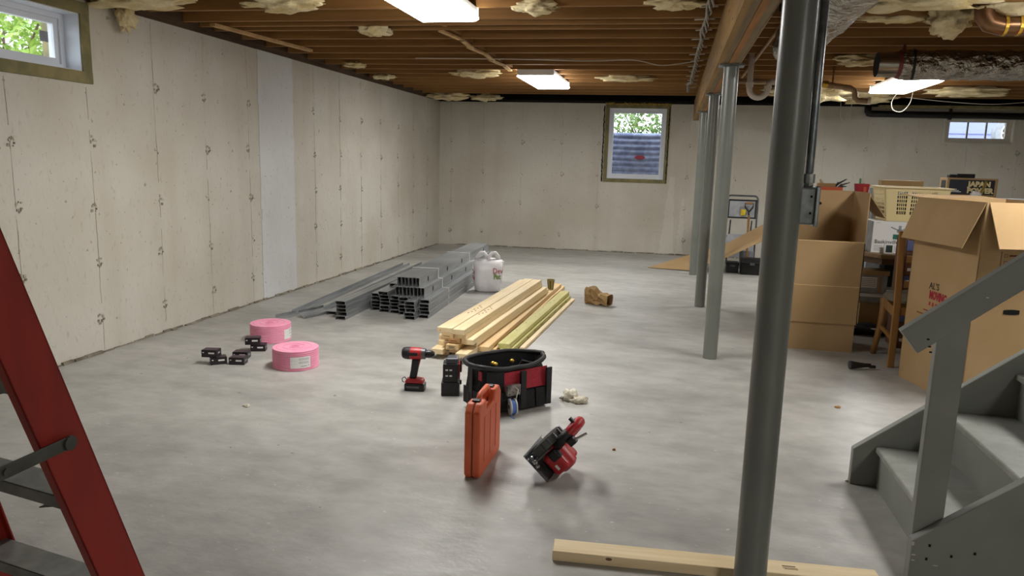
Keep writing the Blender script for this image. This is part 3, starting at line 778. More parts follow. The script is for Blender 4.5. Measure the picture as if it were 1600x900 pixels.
for z in (.30, .605, .91, 1.215, 1.5):
    a, b = rp(z, 0) + Vector((-.006, .001, 0)), rp(z, 1) + Vector((.006, -.001, 0))
    stp = MB().bar(a + Vector((0, 0, .0)), b, .085, .004).build('step', 'alu', t, world=True)
    for o_ in (-.0425, .0425):
        MB().bar(a + Vector((0.208 * o_, o_, -.014)), b + Vector((.208 * o_, o_, -.014)), .004, .028).build('step_lip', 'alu', stp, world=True)
    MB().bar(a + Vector((-.01, -.02, -.02)), a + Vector((-.12, -.0, -.05)), .02, .003).build('step_brace', 'bracket', t, world=True)
# rear legs and spreader
for side in (0, 1):
    top = rp(1.75, side, -.06); bot = Vector((top.x - .02 * (1 - 2 * side) * -1, top.y - .72, 0)); bot.x = rp(0, side).x - (.0 if side else .12)
    MB().bar(top, bot, .025, .06, (0, 1, 0)).build('rear_rail', 'ladder', t, world=True)
pv = rp(.745, 0) + Vector((.006, .0, 0))
MB().bar(pv + Vector((.006, .012, 0)), pv + Vector((.006, -.42, .0)), .004, .03, (0, 0, 1)).build('spreader_bar', 'bracket', t, world=True, bevel=.001)
MB().tube([tuple(pv + Vector((.004, 0, 0))), tuple(pv + Vector((.013, 0, 0)))], .017, 12).build('rivet', 'bracket', t, world=True)
MB().tube([tuple(pv + Vector((.006, -.165, 0))), tuple(pv + Vector((.012, -.165, 0)))], .008, 12).build('rivet', 'bracket', t, world=True)
MB().cbox((-1.365, 1.19, 1.20), (.03, .06, .11)).build('shelf_bracket', 'blackplastic', t, world=True, bevel=.005)
MB().box(-1.90, 1.0, 1.75, -1.33, 1.2, 1.80).build('top_cap', 'ladder', t, world=True, bevel=.008)

# ================================================================== STEEL STUDS
def cprof(L, kind):
    w, h, t = .092, .032, .0022
    mb = MB()
    if kind == 'down':        # web on top
        mb.box(-w / 2, 0, h - t, w / 2, L, h).box(-w / 2, 0, 0, -w / 2 + t, L, h - t).box(w / 2 - t, 0, 0, w / 2, L, h - t)
        mb.box(-w / 2 + t, 0, 0, -w / 2 + .009, L, t).box(w / 2 - .009, 0, 0, w / 2 - t, L, t)
    elif kind == 'up':
        mb.box(-w / 2, 0, 0, w / 2, L, t).box(-w / 2, 0, t, -w / 2 + t, L, h).box(w / 2 - t, 0, t, w / 2, L, h)
    elif kind == 'edge':      # web vertical, facing right
        mb.box(h / 2 - t, 0, 0, h / 2, L, w).box(-h / 2, 0, 0, h / 2 - t, L, t).box(-h / 2, 0, w - t, h / 2 - t, L, w)
        mb.box(-h / 2, 0, t, -h / 2 + t, L, .009).box(-h / 2, 0, w - .009, -h / 2 + t, L, w - t)
    return mb.mesh('steel_stud')
SD, SU, SE = cprof(3.05, 'down'), cprof(3.35, 'up'), cprof(3.05, 'edge')
ORD = ['first', 'second', 'third', 'fourth', 'fifth', 'sixth', 'seventh', 'eighth', 'ninth', 'tenth']
def stud(me, m, lb, grp):
    o = place('steel_stud', me, 'stud'); o.matrix_world = m; return tag(o, lb, 'steel stud', grp)
# neat stack
for k in range(5):
    stud(SD, Matrix.Translation((-2.775 + .003 * (k % 2), 5.835 + .008 * ((k * 3) % 4), k * .0335)) @ R2(math.radians(1.3)),
         f'{ORD[k]} steel stud from the floor in the neat narrow five-high stack', 'studs in the neat narrow stack')
# loose tracks
stud(SU, Matrix.Translation((-3.255, 5.95, 0)) @ R2(math.radians(3.3)), 'open steel track lying alone nearest the left wall', 'loose steel tracks')
stud(SU, Matrix.Translation((-3.06, 6.12, 0)) @ R2(math.radians(3.1)), 'open steel track lying between the wall-side track and the neat stack', 'loose steel tracks')
stud(SD, Matrix.Translation((-2.945, 6.0, 0)) @ R2(math.radians(1.6)), 'single steel stud lying flat against the left of the neat stack', 'loose steel tracks')
mb = MB(); m = Matrix.Translation((-3.12, 5.78, .022)) @ R2(math.radians(-18)) @ Matrix.Rotation(.5, 4, 'Y')
mb.box(-.045, 0, 0, .045, .30, .0022, m).box(-.045, 0, 0, -.0428, .30, .03, m).box(.0428, 0, 0, .045, .30, .03, m)
tag(mb.build('steel_offcut', 'stud'), 'short twisted steel offcut in front of the loose tracks', 'steel offcut')
mb = MB(); m = Matrix.Translation((-3.30, 5.72, 0)) @ R2(math.radians(-20))
mb.box(-.045, 0, 0, .045, .22, .0022, m).box(-.045, 0, 0, -.0428, .22, .028, m)
tag(mb.build('steel_offcut', 'stud'), 'short bent steel angle at the front end of the wall-side track', 'steel offcut')
# big bundle
BA = math.radians(2.3); B0 = Vector((-2.062, 6.10, 0))
def bm(x, y, z): return Matrix.Translation(B0) @ R2(BA) @ Matrix.Translation((x, y, z))
for c, (x, y, nn) in enumerate([(-.047, .03, 5), (-.150, -.07, 5), (-.262, .10, 5), (-.365, .16, 5), (-.468, .17, 5), (-.571, .22, 5)]):
    for k in range(nn):
        stud(SD, bm(x + .004 * ((k + c) % 2), y + .012 * ((k * 5 + c) % 3), k * .0335), f'{ORD[k]} stud up in the {ORD[c]} flat column from the right, big bundle', 'studs in the big bundle')
def on_edge(x, y, z, lb, holes):
    o = stud(SE, bm(x, y, z), lb, 'studs in the big bundle')
    if holes:
        for yy in (.28, .98, 1.6, 2.75):
            c = MB().prism([(.016 * math.cos(2 * PI * i / 12), .026 * math.sin(2 * PI * i / 12)) for i in range(12)], 0, .0012, frame3((.0162, yy, .046), (0, 1, 0), (0, 0, 1), (1, 0, 0))).build('knockout', 'hole', o)
    return o
for k in range(9): on_edge(-.082 - k * .0345, .12 + .006 * (k % 3), .169, f'{ORD[k]} stud from the right on edge, lower row of the big bundle', k == 0)
for k in range(7): on_edge(-.124 - k * .0345, .10 + .006 * ((k * 2) % 3), .2625, f'{ORD[k]} stud from the right on edge, top row of the big bundle', k == 0)
stud(SD, bm(-.47, .15, .169), 'flat steel stud topping the left side of the big bundle', 'studs in the big bundle')
stud(SD, bm(-.455, .42, .2035), 'short-looking steel stud perched at the upper left of the big bundle', 'studs in the big bundle')
for y, lb in ((.72, 'near'), (2.05, 'far')):
    b = MB()
    for x0, z0, x1, z1 in ((.001, .0, .003, .17), (-.064, .169, -.062, .263), (-.106, .2625, -.104, .357), (-.37, .356, -.104, .358)):
        b.box(x0, y, z0, x1, y + .014, z1)
    b.box(-.064, y, .1685, .003, y + .014, .1705).box(-.106, y, .2610, -.062, y + .014, .2635)
    o = b.build('strap', 'paper'); o.matrix_world = bm(0, 0, 0)
    tag(o, f'white plastic strap around the big stud bundle, the {"one nearer the camera" if lb == "near" else "one farther from the camera"}', 'strap')

# ================================================================== LUMBER PILE
def board_mesh(L, w=.089, h=.038):
    return MB().box(-w / 2, 0, 0, w / 2, L, h).mesh('lumber_board')
BM8 = {m: board_mesh(2.44) for m in ('pine', 'pine2', 'pine3')}
BL_ = {m: board_mesh(3.05) for m in ('pine2', 'green', 'pine')}
LA = math.radians(-2.9); L0 = Vector((-1.455, 4.875, 0))
def board(me, mat, m, lb, grp='boards in the lumber pile'):
    o = place('lumber_board', me, mat, bevel=.003); o.matrix_world = m
    return tag(o, lb, 'board', grp)
rows = [[(-.105, .10), (-.008, .12), (.090, .06)],
        [(-.112, -.03), (-.002, .05), (.094, -.09)],
        [(-.100, .08), (-.004, -.02), (.092, .13)],
        [(-.098, .09), (-.003, .03), (.10, .02)],
        [(-.138, .16), (-.046, .0), (.047, .02)],
        [(-.050, .0), (.046, -.02)]]
LN = ['bottom', 'second', 'third', 'fourth', 'fifth', 'top']
for i, r in enumerate(rows):
    for j, (x, y) in enumerate(r):
        pos = (['left', 'middle', 'right'] if len(r) == 3 else ['left', 'right'])[j]
        mt = ('pine', 'pine3', 'pine', 'pine2')[(i * 2 + j) % 4] if i < 5 else 'pine'
        mm = Matrix.Translation(L0) @ R2(LA) @ Matrix.Translation((x, y, i * .0385)) @ R2(math.radians(.04 * ((i * 3 + j) % 3 - 1)))
        ob = board(BM8[mt if mt in BM8 else 'pine'], mt, mm, f'{pos} pale board in the {LN[i]} layer of the lumber pile')
        if i == 2 and j == 1:
            MB().box(-.022, -.0008, .018, .022, 0, .024).build('end_stamp', 'ink', ob)
            MB().box(-.03, -.0008, .008, .03, 0, .011).box(-.03, -.0008, .03, .03, 0, .032).build('end_stamp', 'ink', ob)
        elif i in (0, 3, 4) and j in (0, 1):
            MB().box(-.025, -.0008, .014, .02, 0, .018).build('end_stamp', 'fadeink', ob)
        if i == 5:
            b = MB()
            for k in range(7): b.box(-.03 + .013 * (k % 3), .55 + .05 * k, .038, -.02 + .013 * (k % 3), .575 + .05 * k, .0386)
            o = b.build('grade_stamp', 'fadeink', ob); o['kind'] = 'stuff'
RA = math.radians(-1.5)
board(BL_['pine2'], 'pine3', Matrix.Translation((-1.245, 5.12, 0)) @ R2(RA), 'lower of the two pinkish boards right of the main lumber pile')
board(BL_['pine2'], 'pine2', Matrix.Translation((-1.272, 5.02, .0385)) @ R2(RA), 'upper pinkish board right of the main pile, carrying the paper cup')
GA = math.radians(-2.6)
g1 = board(board_mesh(2.44), 'green', Matrix.Translation((-1.128, 5.14, 0)) @ R2(GA), 'lower greenish treated board at the right of the lumber pile')
g2 = board(board_mesh(2.44), 'green', Matrix.Translation((-1.148, 5.16, .0385)) @ R2(GA), 'upper yellow-green treated board with dark stamps along the pile')
b = MB()
for k in range(9): b.box(.0445, .5 + .19 * k + .05 * (k % 3), .016, .0451, .53 + .19 * k + .07 * (k % 3), .023)
o = b.build('grade_stamp', 'fadeink', g1); o['kind'] = 'stuff'
b = MB()
for k in range(7): b.box(-.025 + .011 * (k % 4), .45 + .23 * k + .06 * (k % 3), .038, -.021 + .011 * (k % 4), .49 + .23 * k + .06 * (k % 3), .0386)
o = b.build('grade_stamp', 'fadeink', g2); o['kind'] = 'stuff'
board(BL_['pine'], 'pine', Matrix.Translation((-1.035, 5.3, 0)) @ R2(GA) @ Matrix.Scale(.42, 4, (1, 0, 0)) @ Matrix.Scale(.72, 4, (0, 1, 0)) @ Matrix.Scale(.6, 4, (0, 0, 1)), 'thin pale strip lying at the right edge of the lumber pile')
fb = board(MB().box(0, 0, 0, 1.12, .089, .038).mesh('lumber_board'), K['pine'].copy(), Matrix.Translation((-.336, 2.402, 0)) @ R2(math.radians(4.1)), 'single pine board lying on the floor behind the foreground column foot', None)
fb.data.materials[0].node_tree.nodes['Mapping'].inputs['Scale'].default_value = (.5, 7, 7)
MB().prism([(.012 * math.cos(2 * PI * i / 8), .006 * math.sin(2 * PI * i / 8)) for i in range(8)], 0, .0006, frame3((.20, 0, .027), (1, 0, 0), (0, 0, 1), (0, -1, 0))).build('knot', 'fadeink', fb)
MB().box(.80, .050, .038, .845, .056, .0385).build('grade_stamp', 'fadeink', fb)
MB().box(.80, .040, .038, .85, .043, .0385).box(.805, .033, .038, .85, .036, .0385).build('grade_stamp', 'fadeink', fb)

# cup, bags
t = thing('paper_cup', 'small brown and gold paper cup standing on the pinkish boards', 'cup', (-1.205, 7.66, .077))
MB().lathe([(.030, 0), (.0405, .098), (.043, .1), (.043, .104), (.039, .104), (.037, .09), (.028, .008)], 20).build('cup_wall', 'cupbrown', t, smooth=True)
for a in (-.5, -1.57, -2.4): MB().add([(.0312 * math.cos(a - .15), .0312 * math.sin(a - .15), .004), (.0312 * math.cos(a + .15), .0312 * math.sin(a + .15), .004), (.041 * math.cos(a + .13), .041 * math.sin(a + .13), .094), (.041 * math.cos(a - .13), .041 * math.sin(a - .13), .094)], [(0, 1, 2, 3)]).build('dark_stripe', 'ink', t)

def loft(rows_, closed=True, cap0=True, cap1=True):
    n = len(rows_[0]); vs = [tuple(p) for r in rows_ for p in r]
    fs = [(i * n + j, i * n + (j + 1) % n, (i + 1) * n + (j + 1) % n, (i + 1) * n + j) for i in range(len(rows_) - 1) for j in range(n)]
    if cap0: fs.append(tuple(range(n - 1, -1, -1)))
    if cap1: fs.append(tuple(range((len(rows_) - 1) * n, len(rows_) * n)))
    return MB().add(vs, fs)
def rrect(w, d, z, n=32, p=4., cx=0, cy=0, wob=0, seed=0):
    out = []
    for i in range(n):
        a = 2 * PI * i / n; c, s = math.cos(a), math.sin(a)
        k = (abs(c) ** p + abs(s) ** p) ** (-1 / p)
        q = 1 + wob * noise.noise((c * 1.7 + seed, s * 1.7, z * 9))
        out.append((cx + w / 2 * c * k * q, cy + d / 2 * s * k * q, z + (wob * .12 * noise.noise((c * 2 + seed, s * 2, 5)) if z > .02 else 0)))
    return out
t = thing('shopping_bag', 'white plastic shopping bag with red lettering standing by the stud bundle', 'bag', (-1.915, 7.72, 0), math.radians(12))
rws = [rrect(.22, .17, .0, p=3, n=40), rrect(.28, .21, .02, p=3, n=40, wob=.08), rrect(.31, .23, .10, p=3, n=40, wob=.1), rrect(.32, .22, .20, p=3, n=40, wob=.1), rrect(.32, .20, .28, p=3, n=40, wob=.12, seed=2), rrect(.34, .13, .325, p=3, n=40, wob=.2, seed=3), rrect(.28, .05, .35, p=2, n=40, wob=.3, seed=4)]
bagm = loft(rws).build('bag_body', 'bag', t, smooth='all')
for x, s in ((-.07, -1), (.055, 1)):
    pts = [(x - .06, -.02 * s, .33), (x - .05, -.02 * s, .38), (x - .015, 0, .425), (x + .02, .0, .43), (x + .05, .01, .385), (x + .065, .02 * s, .33)]
    MB().tube(pts, [.02, .022, .018, .018, .024, .022], 8).build('handle', 'bag', t, smooth='all')
for x in (-.15, .15): MB().add([(x * .72, -.03, .33), (x * 1.18, -.02, .335), (x * 1.06, -.02, .22), (x * .85, -.05, .24), (x * .72, .03, .33), (x * 1.18, .02, .335), (x * 1.06, .03, .22), (x * .85, .05, .24)], [(0, 1, 2, 3), (7, 6, 5, 4), (0, 4, 5, 1), (1, 5, 6, 2), (2, 6, 7, 3), (3, 7, 4, 0)]).build('bag_corner', 'bag', t)
lettering('Dev', .085, (.055, -.128, .215), (.95, .3, 0), (0, 0, 1), 'redink', t, world=False, sx=.8)
lettering('Pat', .075, (.065, -.127, .155), (.95, .3, 0), (0, 0, 1), 'leaf2', t, world=False, sx=.8, bold=.003)
lettering('De', .07, (-.172, -.03, .20), (.45, -.9, 0), (0, 0, 1), 'redink', t, world=False, sx=.8)
lettering('Pat', .06, (-.168, -.03, .135), (.45, -.9, 0), (0, 0, 1), 'redink', t, world=False, sx=.8)

t = thing('paper_bag', 'crumpled brown paper bag lying open on the floor beside the lumber', 'bag', (-.66, 7.36, .06), math.radians(-22))
rr = []
for i in range(8):
    x = -.13 + .26 * i / 7; q = []
    for j in range(16):
        a = 2 * PI * j / 16; c, s = math.cos(a), math.sin(a); k = (abs(c) ** 5 + abs(s) ** 5) ** -.2
        w = 1 + (.8 if i < 6 else .15) * noise.noise((i * 1.3, c * 3.1, s * 3.1))
        hh = .10 if i < 4 else .055
        q.append((x + .025 * noise.noise((c * 3, s * 3, i)), .065 * c * k * w, max(-.058, .058 * s * k * w * (hh / .058 if s > 0 and i < 5 else 1))))
    rr.append(q)
pbm = loft(rr, cap1=False).build('bag_body', 'kraft', t); sd = pbm.modifiers.new('s', 'SOLIDIFY'); sd.thickness = .002

t = thing('cotton_rag', 'small crumpled white rag on the floor right of the tool bag', 'rag', (-.50, 4.2, 0))
MB().blob((-.02, .02, .025), (.05, .045, .042), 4, .6, 3, 3, -.6).blob((.035, -.01, .012), (.05, .035, .025), 9, .6, 3, 3, -.5).build('folds', 'rag', t, smooth='all')

# ================================================================== PINK ROLLS AND SCREW BOXES
def roll(x, y, rz, lb, label_a):
    t = thing('foam_roll', lb, 'foam roll', (x, y, 0), rz, 'pink foam sill gasket rolls')
    r, h, n = .152, .136, 11
    pr = [(r - .006, 0)]
    for k in range(n):
        z0 = h * k / n; z1 = h * (k + 1) / n
        pr += [(r - .004, z0 + .0005), (r, z0 + .003), (r, z1 - .003), (r - .004, z1 - .0005)]
    pr += [(r - .008, h), (.02, h - .002)]
    MB().lathe(pr, 56).build('roll_body', 'pink', t, smooth=True)
    sp = [(.0, 0, 0)]; sp = []
    for i in range(90):
        a = i * .21; rr_ = .012 + .135 * i / 90; sp.append((rr_ * math.cos(a), rr_ * .96 * math.sin(a), h - .0002 + .0))
    MB().tube(sp, .0012, 4).build('spiral_edge', 'pinkdark', t)
    MB().cbox((0, 0, h - .0005), (.05, .012, .002), R2(.6)).build('core_slit', 'pinkdark', t)
    b = MB(); R_ = r + .0012
    for k in range(8):
        a0, a1 = label_a - .43 + .11 * k, label_a - .43 + .11 * (k + 1)
        b.add([(R_ * math.cos(a0), R_ * math.sin(a0), .022), (R_ * math.cos(a1), R_ * math.sin(a1), .022), (R_ * math.cos(a1), R_ * math.sin(a1), .098), (R_ * math.cos(a0), R_ * math.sin(a0), .098)], [(0, 1, 2, 3)])
    lbm = b.build('paper_label', 'paper', t); b = MB(); R_ += .0006
    def strip(a0, a1, z0, z1):
        n_ = 4
        for k in range(n_):
            p, q = a0 + (a1 - a0) * k / n_, a0 + (a1 - a0) * (k + 1) / n_
            b.add([(R_ * math.cos(p), R_ * math.sin(p), z0), (R_ * math.cos(q), R_ * math.sin(q), z0), (R_ * math.cos(q), R_ * math.sin(q), z1), (R_ * math.cos(p), R_ * math.sin(p), z1)], [(0, 1, 2, 3)])
    for z in (.085, .078, .062, .055): strip(label_a - .08, label_a + .38, z, z + .0028)
    for z in (.072, .05): strip(label_a - .40, label_a + .40, z, z + .001)
    strip(label_a, label_a + .28, .032, .037); strip(label_a + .34, label_a + .38, .033, .042)
    o = b.build('label_print', 'greybox', lbm); o['kind'] = 'stuff'
roll(-2.425, 4.405, 0, 'pink foam gasket roll in front, its white label facing the camera', math.radians(-50))
roll(-2.965, 5.01, 0, 'pink foam gasket roll behind, partly hidden by the front roll', math.radians(5))

def screwbox(x, y, z, deg, lb):
    t = thing('screw_box', lb, 'box', (x, y, z), math.radians(deg), 'black screw boxes by the pink rolls')
    MB().box(-.052, -.038, 0, .052, .038, .050).build('carton', 'boxblack', t, bevel=.002)
    MB().box(-.048, -.034, .0502, .048, .034, .0508).build('top_print', 'boxpurple', t)
    for (x0, x1, z0, z1) in ((-.004, .036, .024, .035), (-.044, -.034, .030, .036)):
        MB().box(x0, -.0387, z0, x1, -.038, z1).build('print', 'paper', t)
    MB().box(.052, -.015, .022, .0526, .015, .032).build('side_print', 'greybox', t)
screwbox(-2.945, 4.30, 0, 40, 'black screw box under another, leftmost pair')
screwbox(-2.985, 4.285, .051, 10, 'black screw box on top of the leftmost pair')
screwbox(-2.815, 4.335, 0, 12, 'black screw box lying alone in front of the others')
screwbox(-2.875, 4.47, 0, 14, 'black screw box just behind the frontmost one')
screwbox(-2.875, 4.69, 0, 20, 'black screw box under another, beside the rear pink roll')
screwbox(-2.91, 4.675, .051, 24, 'topmost black screw box beside the rear pink roll')

# ================================================================== TOOLS
t = thing('cordless_drill', 'red and black cordless drill standing on its battery', 'drill', (-1.475, 4.14, 0), math.radians(8))
bt_ = MB().box(-.062, -.038, 0, .062, .038, .048).build('battery', 'blackplastic', t, bevel=.008)
MB().box(-.05, -.0386, .02, .03, -.038, .032).build('battery_mark', 'greymetal', bt_)
MB().prism([(-.058, .049), (.058, .049), (.05, .072), (-.03, .08), (-.058, .065)], -.034, .034, frame3((0, 0, 0), (1, 0, 0), (0, 0, 1), (0, -1, 0))).build('base', 'red', t, bevel=.006)
MB().prism([(-.036, .075), (.008, .075), (.018, .13), (.032, .20), (-.018, .20), (-.026, .13)], -.019, .019, frame3((0, 0, 0), (1, 0, 0), (0, 0, 1), (0, -1, 0))).build('grip', 'rubber', t, bevel=.009, seg=3)
MB().prism([(.012, .15), (.024, .155), (.034, .195), (.02, .2)], -.012, .012, frame3((0, 0, 0), (1, 0, 0), (0, 0, 1), (0, -1, 0))).build('trigger', 'red', t, bevel=.003)
AX = lambda x, z: frame3((x, 0, z), (0, 1, 0), (0, 0, 1), (1, 0, 0))
MB().lathe([(.028, -.07), (.036, -.06), (.038, -.02), (.037, .03), (.033, .045)], 24, AX(0, .232)).build('body', 'red', t, smooth=True)
MB().lathe([(.022, -.082), (.033, -.075), (.037, -.062), (.0385, -.045), (.0385, -.03)], 24, AX(0, .232)).build('motor_cap', 'rubber', t, smooth=True)
MB().lathe([(.034, .04), (.034, .062), (.029, .066)], 24, AX(0, .232)).build('clutch_ring', 'greymetal', t, smooth=True)
MB().lathe([(.024, .066), (.026, .085), (.022, .105), (.012, .118), (.008, .12)], 18, AX(0, .232)).build('chuck', 'blackplastic', t, smooth=True)
MB().box(-.04, -.04, .225, .02, -.037, .245).build('side_plate', 'rubber', t)
MB().tube([(-.062, -.02, .05), (-.075, -.02, .055), (-.078, -.02, .075), (-.062, -.02, .085), (-.05, -.02, .07)], .003, 6).build('belt_hook', 'greymetal', t)

t = thing('laser_level', 'black and red boxy cordless tool with white markings beside the drill', 'tool', (-1.245, 4.135, 0), math.radians(14))
MB().prism([(-.055, -.06), (.055, -.06), (.055, .06), (-.055, .06)], 0, .085).build('base', 'blackplastic', t, bevel=.006)
MB().box(-.046, -.056, .085, .046, .05, .20).build('body', 'blackplastic', t, bevel=.006)
MB().box(.047, -.03, .10, .056, .045, .195).build('red_side', 'red', t, bevel=.003)
MB().prism([(-.03, -.05), (.045, -.05), (.045, .05), (-.02, .05)], .20, .232).build('head', 'greymetal', t, bevel=.008)
MB().box(.056, -.02, .14, .066, .05, .215).build('guard', 'rubber', t, bevel=.003)
MB().box(.05, -.01, .06, .066, .01, .085).build('knob', 'rubber', t, bevel=.003)
for z in (.158, .122):
    for x in (-.03, -.006): MB().box(x, -.0575, z, x + .016, -.056, z + .009).build('marking', 'paper', t)

# tool bag
t = thing('tool_bag', 'open black and red nylon tool bag with zipped mouth', 'bag', (-.875, 4.04, 0), math.radians(46))
Wd, Dp = .47, .24
def brow(w, d, z, sag=0, wob=.09, seed=0):
    r = rrect(w, d, z, 48, 4.5, wob=wob, seed=seed)
    r = [(x, y * (1 - (.55 * max(0, x / (w / 2)) ** 3 if z > .2 else 0)), zz) for x, y, zz in r]
    return [(x, y, zz + sag * (1 - min(1, abs(x) / (w / 2)) ** 2) * (-1 if y < 0 else .6)) for x, y, zz in r]
loft([brow(Wd * .97, Dp * .95, 0, 0, .02), brow(Wd * 1.02, Dp * 1.05, .03), brow(Wd * 1.03, Dp * 1.06, .10), brow(Wd * .98, Dp * .98, .18), brow(Wd * .98, Dp * .95, .235, .008), brow(Wd * 1.04, Dp * .95, .27, .02),
      brow(Wd * 1.01, Dp * .90, .272, .02), brow(Wd * .94, Dp * .82, .22, .01), brow(Wd * .9, Dp * .78, .10)], cap1=True).build('bag_body', 'nylon', t, smooth=True)
rim = brow(Wd * 1.05, Dp * .98, .275, .02); MB().tube(rim + [rim[0]], .014, 8).build('zip_rim', 'rubber', t, smooth='all')
def panel(x0, x1, z0, z1, off, mat, nm, th=.004, dz=0.):
    rows_ = []; m_ = 8
    b = MB(); vs = []
    for k in range(m_ + 1):
        x = x0 + (x1 - x0) * k / m_
        yb = -Dp / 2 * 1.0 - off - .004; vs += [(x, yb, z0), (x, yb + .01, z1 + dz * k / m_), (x, yb - th, z0), (x, yb + .01 - th, z1 + dz * k / m_)]
    fs = []
    for k in range(m_):
        i = k * 4; fs += [(i, i + 4, i + 5, i + 1), (i + 2, i + 3, i + 7, i + 6), (i, i + 2, i + 6, i + 4), (i + 1, i + 5, i + 7, i + 3)]
    fs += [(0, 1, 3, 2), (m_ * 4, m_ * 4 + 2, m_ * 4 + 3, m_ * 4 + 1)]
    return b.add(vs, fs).build(nm, mat, t)
panel(-.10, .20, .125, .232, .004, 'rednylon', 'red_panel', dz=.006)
panel(-.215, -.10, .05, .25, .005, 'nylon', 'dark_panel')
for x0, x1, z1 in ((-.14, -.02, .125), (-.01, .10, .115), (.11, .215, .12)): panel(x0, x1, .015, z1, .016, 'nylon', 'pocket', th=.012)
for x in (.0, .18): MB().box(x, -Dp / 2 - .032, .02, x + .035, -Dp / 2 - .018, .235).build('webbing_strap', 'rubber', t)
MB().box(-.242, -.09, .03, -.232, .09, .13).build('end_pocket', 'nylon', t, bevel=.004)
MB().box(-.246, -.015, .02, -.238, .02, .25).build('webbing_strap', 'rubber', t)
MB().box(-.238, -.10, .20, -.232, -.07, .25).build('red_corner', 'rednylon', t)
T2 = WM[t.name]
def inbag(p): return tuple(T2 @ Vector(p))
for k, (x, y, rx, lb) in enumerate([(-.13, -.02, .35, 'yellow-tipped tool handle at the left inside the tool bag'), (-.115, -.055, -.2, 'second yellow-tipped tool handle leaning in the tool bag'), (.0, -.03, .2, 'brass-knobbed tool handle in the middle of the tool bag')]):
    tt = thing('screwdriver', lb, 'tool', inbag((x, y, .11)))
    MB().tube([(0, 0, 0), (.03 * math.sin(rx), .02, .145)], .007, 8).build('shaft', 'rubber', tt)
    MB().blob((.031 * math.sin(rx), .021, .155), (.014, .014, .012), k, .1, 1, 2).build('knob', 'brass', tt, smooth='all')
MB().tube([(.05, .05, .12), (.11, .0, .25), (.16, -.03, .235)], .008, 8).build('inner_strap', 'rubber', t)
cb = thing('parts_box', 'clear plastic parts box tucked in the tool bag front pocket', 'box', inbag((-.055, -Dp / 2 - .03, .105)), math.radians(46))
MB().box(-.045, -.012, 0, .045, .012, .062).build('lid_and_body', 'clear', cb, bevel=.003)
for k in range(6): MB().cbox((-.03 + .012 * k, -.013, .012 + .009 * ((k * 3) % 5)), (.009, .003, .007)).build('screw', 'chrome' if k % 2 else 'greymetal', cb)
rl = thing('tape_reel', 'white reel of blue line hanging on the front of the tool bag', 'reel', inbag((-.075, -Dp / 2 - .055, .048)), math.radians(-58))
for y in (-.016, .016): MB().lathe([(.046, -.003), (.046, .003)], 24, frame3((0, y, 0), (1, 0, 0), (0, 0, 1), (0, -1, 0))).build('flange', 'whiteplastic', rl, smooth=True)
MB().lathe([(.040, -.013), (.040, .013)], 24, frame3((0, 0, 0), (1, 0, 0), (0, 0, 1), (0, -1, 0))).build('blue_line', 'blue', rl, smooth=True)
MB().lathe([(.012, -.001), (.012, .001)], 12, frame3((0, -.0195, 0), (1, 0, 0), (0, 0, 1), (0, -1, 0))).build('hub', 'greymetal', rl)
MB().tube([(-.03, 0, .03), (-.04, .01, .07), (-.02, .03, .10), (.01, .03, .10), (.035, .01, .06), (.03, 0, .03)], .002, 5).build('cord_loop', 'cable', rl)
MB().tube([(.03, -.01, -.03), (.045, -.02, -.047), (.07, -.01, -.048)], .003, 5).build('loose_end', 'blue', rl)

# orange case
t = thing('tool_case', 'orange plastic tool case standing on edge with black latches', 'case', (-.792, 3.165, 0), math.radians(-1.2))
def caseprof(m):   # profile in y-z
    y0, y1, h, c = -.188, .188, .345, .035
    return [(y0 + c * .5, 0), (y1 - c * .5, 0), (y1, c * .6), (y1, h - c), (y1 - c, h), (.075, h), (.06, h - .05), (-.07, h - .05), (-.085, h), (y0 + c, h), (y0, h - c), (y0, c * .6)]
PY = frame3((0, 0, 0), (0, 1, 0), (0, 0, 1), (1, 0, 0))
MB().prism(caseprof(0), -.036, -.001, PY).build('shell_half', 'orange', t, bevel=.009, seg=3)
MB().prism(caseprof(0), .001, .036, PY).build('shell_half', 'orange', t, bevel=.009, seg=3)
MB().prism([(a * .985, .003 + b * .985) for a, b in caseprof(0)], -.0012, .0012, PY).build('seam_strip', 'fadeink', t)
MB().tube([(0, -.085, .31), (0, -.08, .345), (0, -.065, .36), (0, .055, .36), (0, .07, .345), (0, .075, .31)], .013, 10).build('handle', 'orange', t, smooth='all')
for y in (-.12, .11): MB().box(-.018, y - .016, .338, .018, y + .016, .353).build('latch', 'blackplastic', t, bevel=.003)
for y0 in (-.1, .0, .1): MB().box(.036, y0 - .012, .06, .0385, y0 + .012, .27).build('rib', 'orange', t, bevel=.001)

# circular saw rolled over onto its motor: local x towards the camera, y across the shoe, z up from the shoe
t = thing('circular_saw', 'red cordless circular saw rolled on its side beside the orange case', 'saw', mtx=frame3((-.555, 3.15, .118), Vector((-.12, -.99, 0)).normalized(), Vector((.735, -.089, -.672)).normalized(), Vector((.665, -.081, .742)).normalized()))
MB().box(-.13, 0, -.002, .125, .155, .002).box(-.13, 0, .002, .125, .003, .010).box(-.13, .152, .002, .125, .155, .010).build('shoe', 'greymetal', t)
for x in (-.07, .0, .06): MB().box(x, .085, .002, x + .03, .14, .005).build('shoe_rib', 'bracket', t)
def sector(r, a0, a1, y0, y1, cz, n_=18, ri=.0):
    pts = [(r * math.cos(a0 + (a1 - a0) * i / n_), r * math.sin(a0 + (a1 - a0) * i / n_)) for i in range(n_ + 1)]
    return MB().prism(pts, y0, y1, frame3((0, 0, cz), (1, 0, 0), (0, 0, 1), (0, -1, 0)))
sector(.098, -.25, PI + .25, -.052, -.012, .055).build('upper_guard', 'bracket', t, bevel=.004)
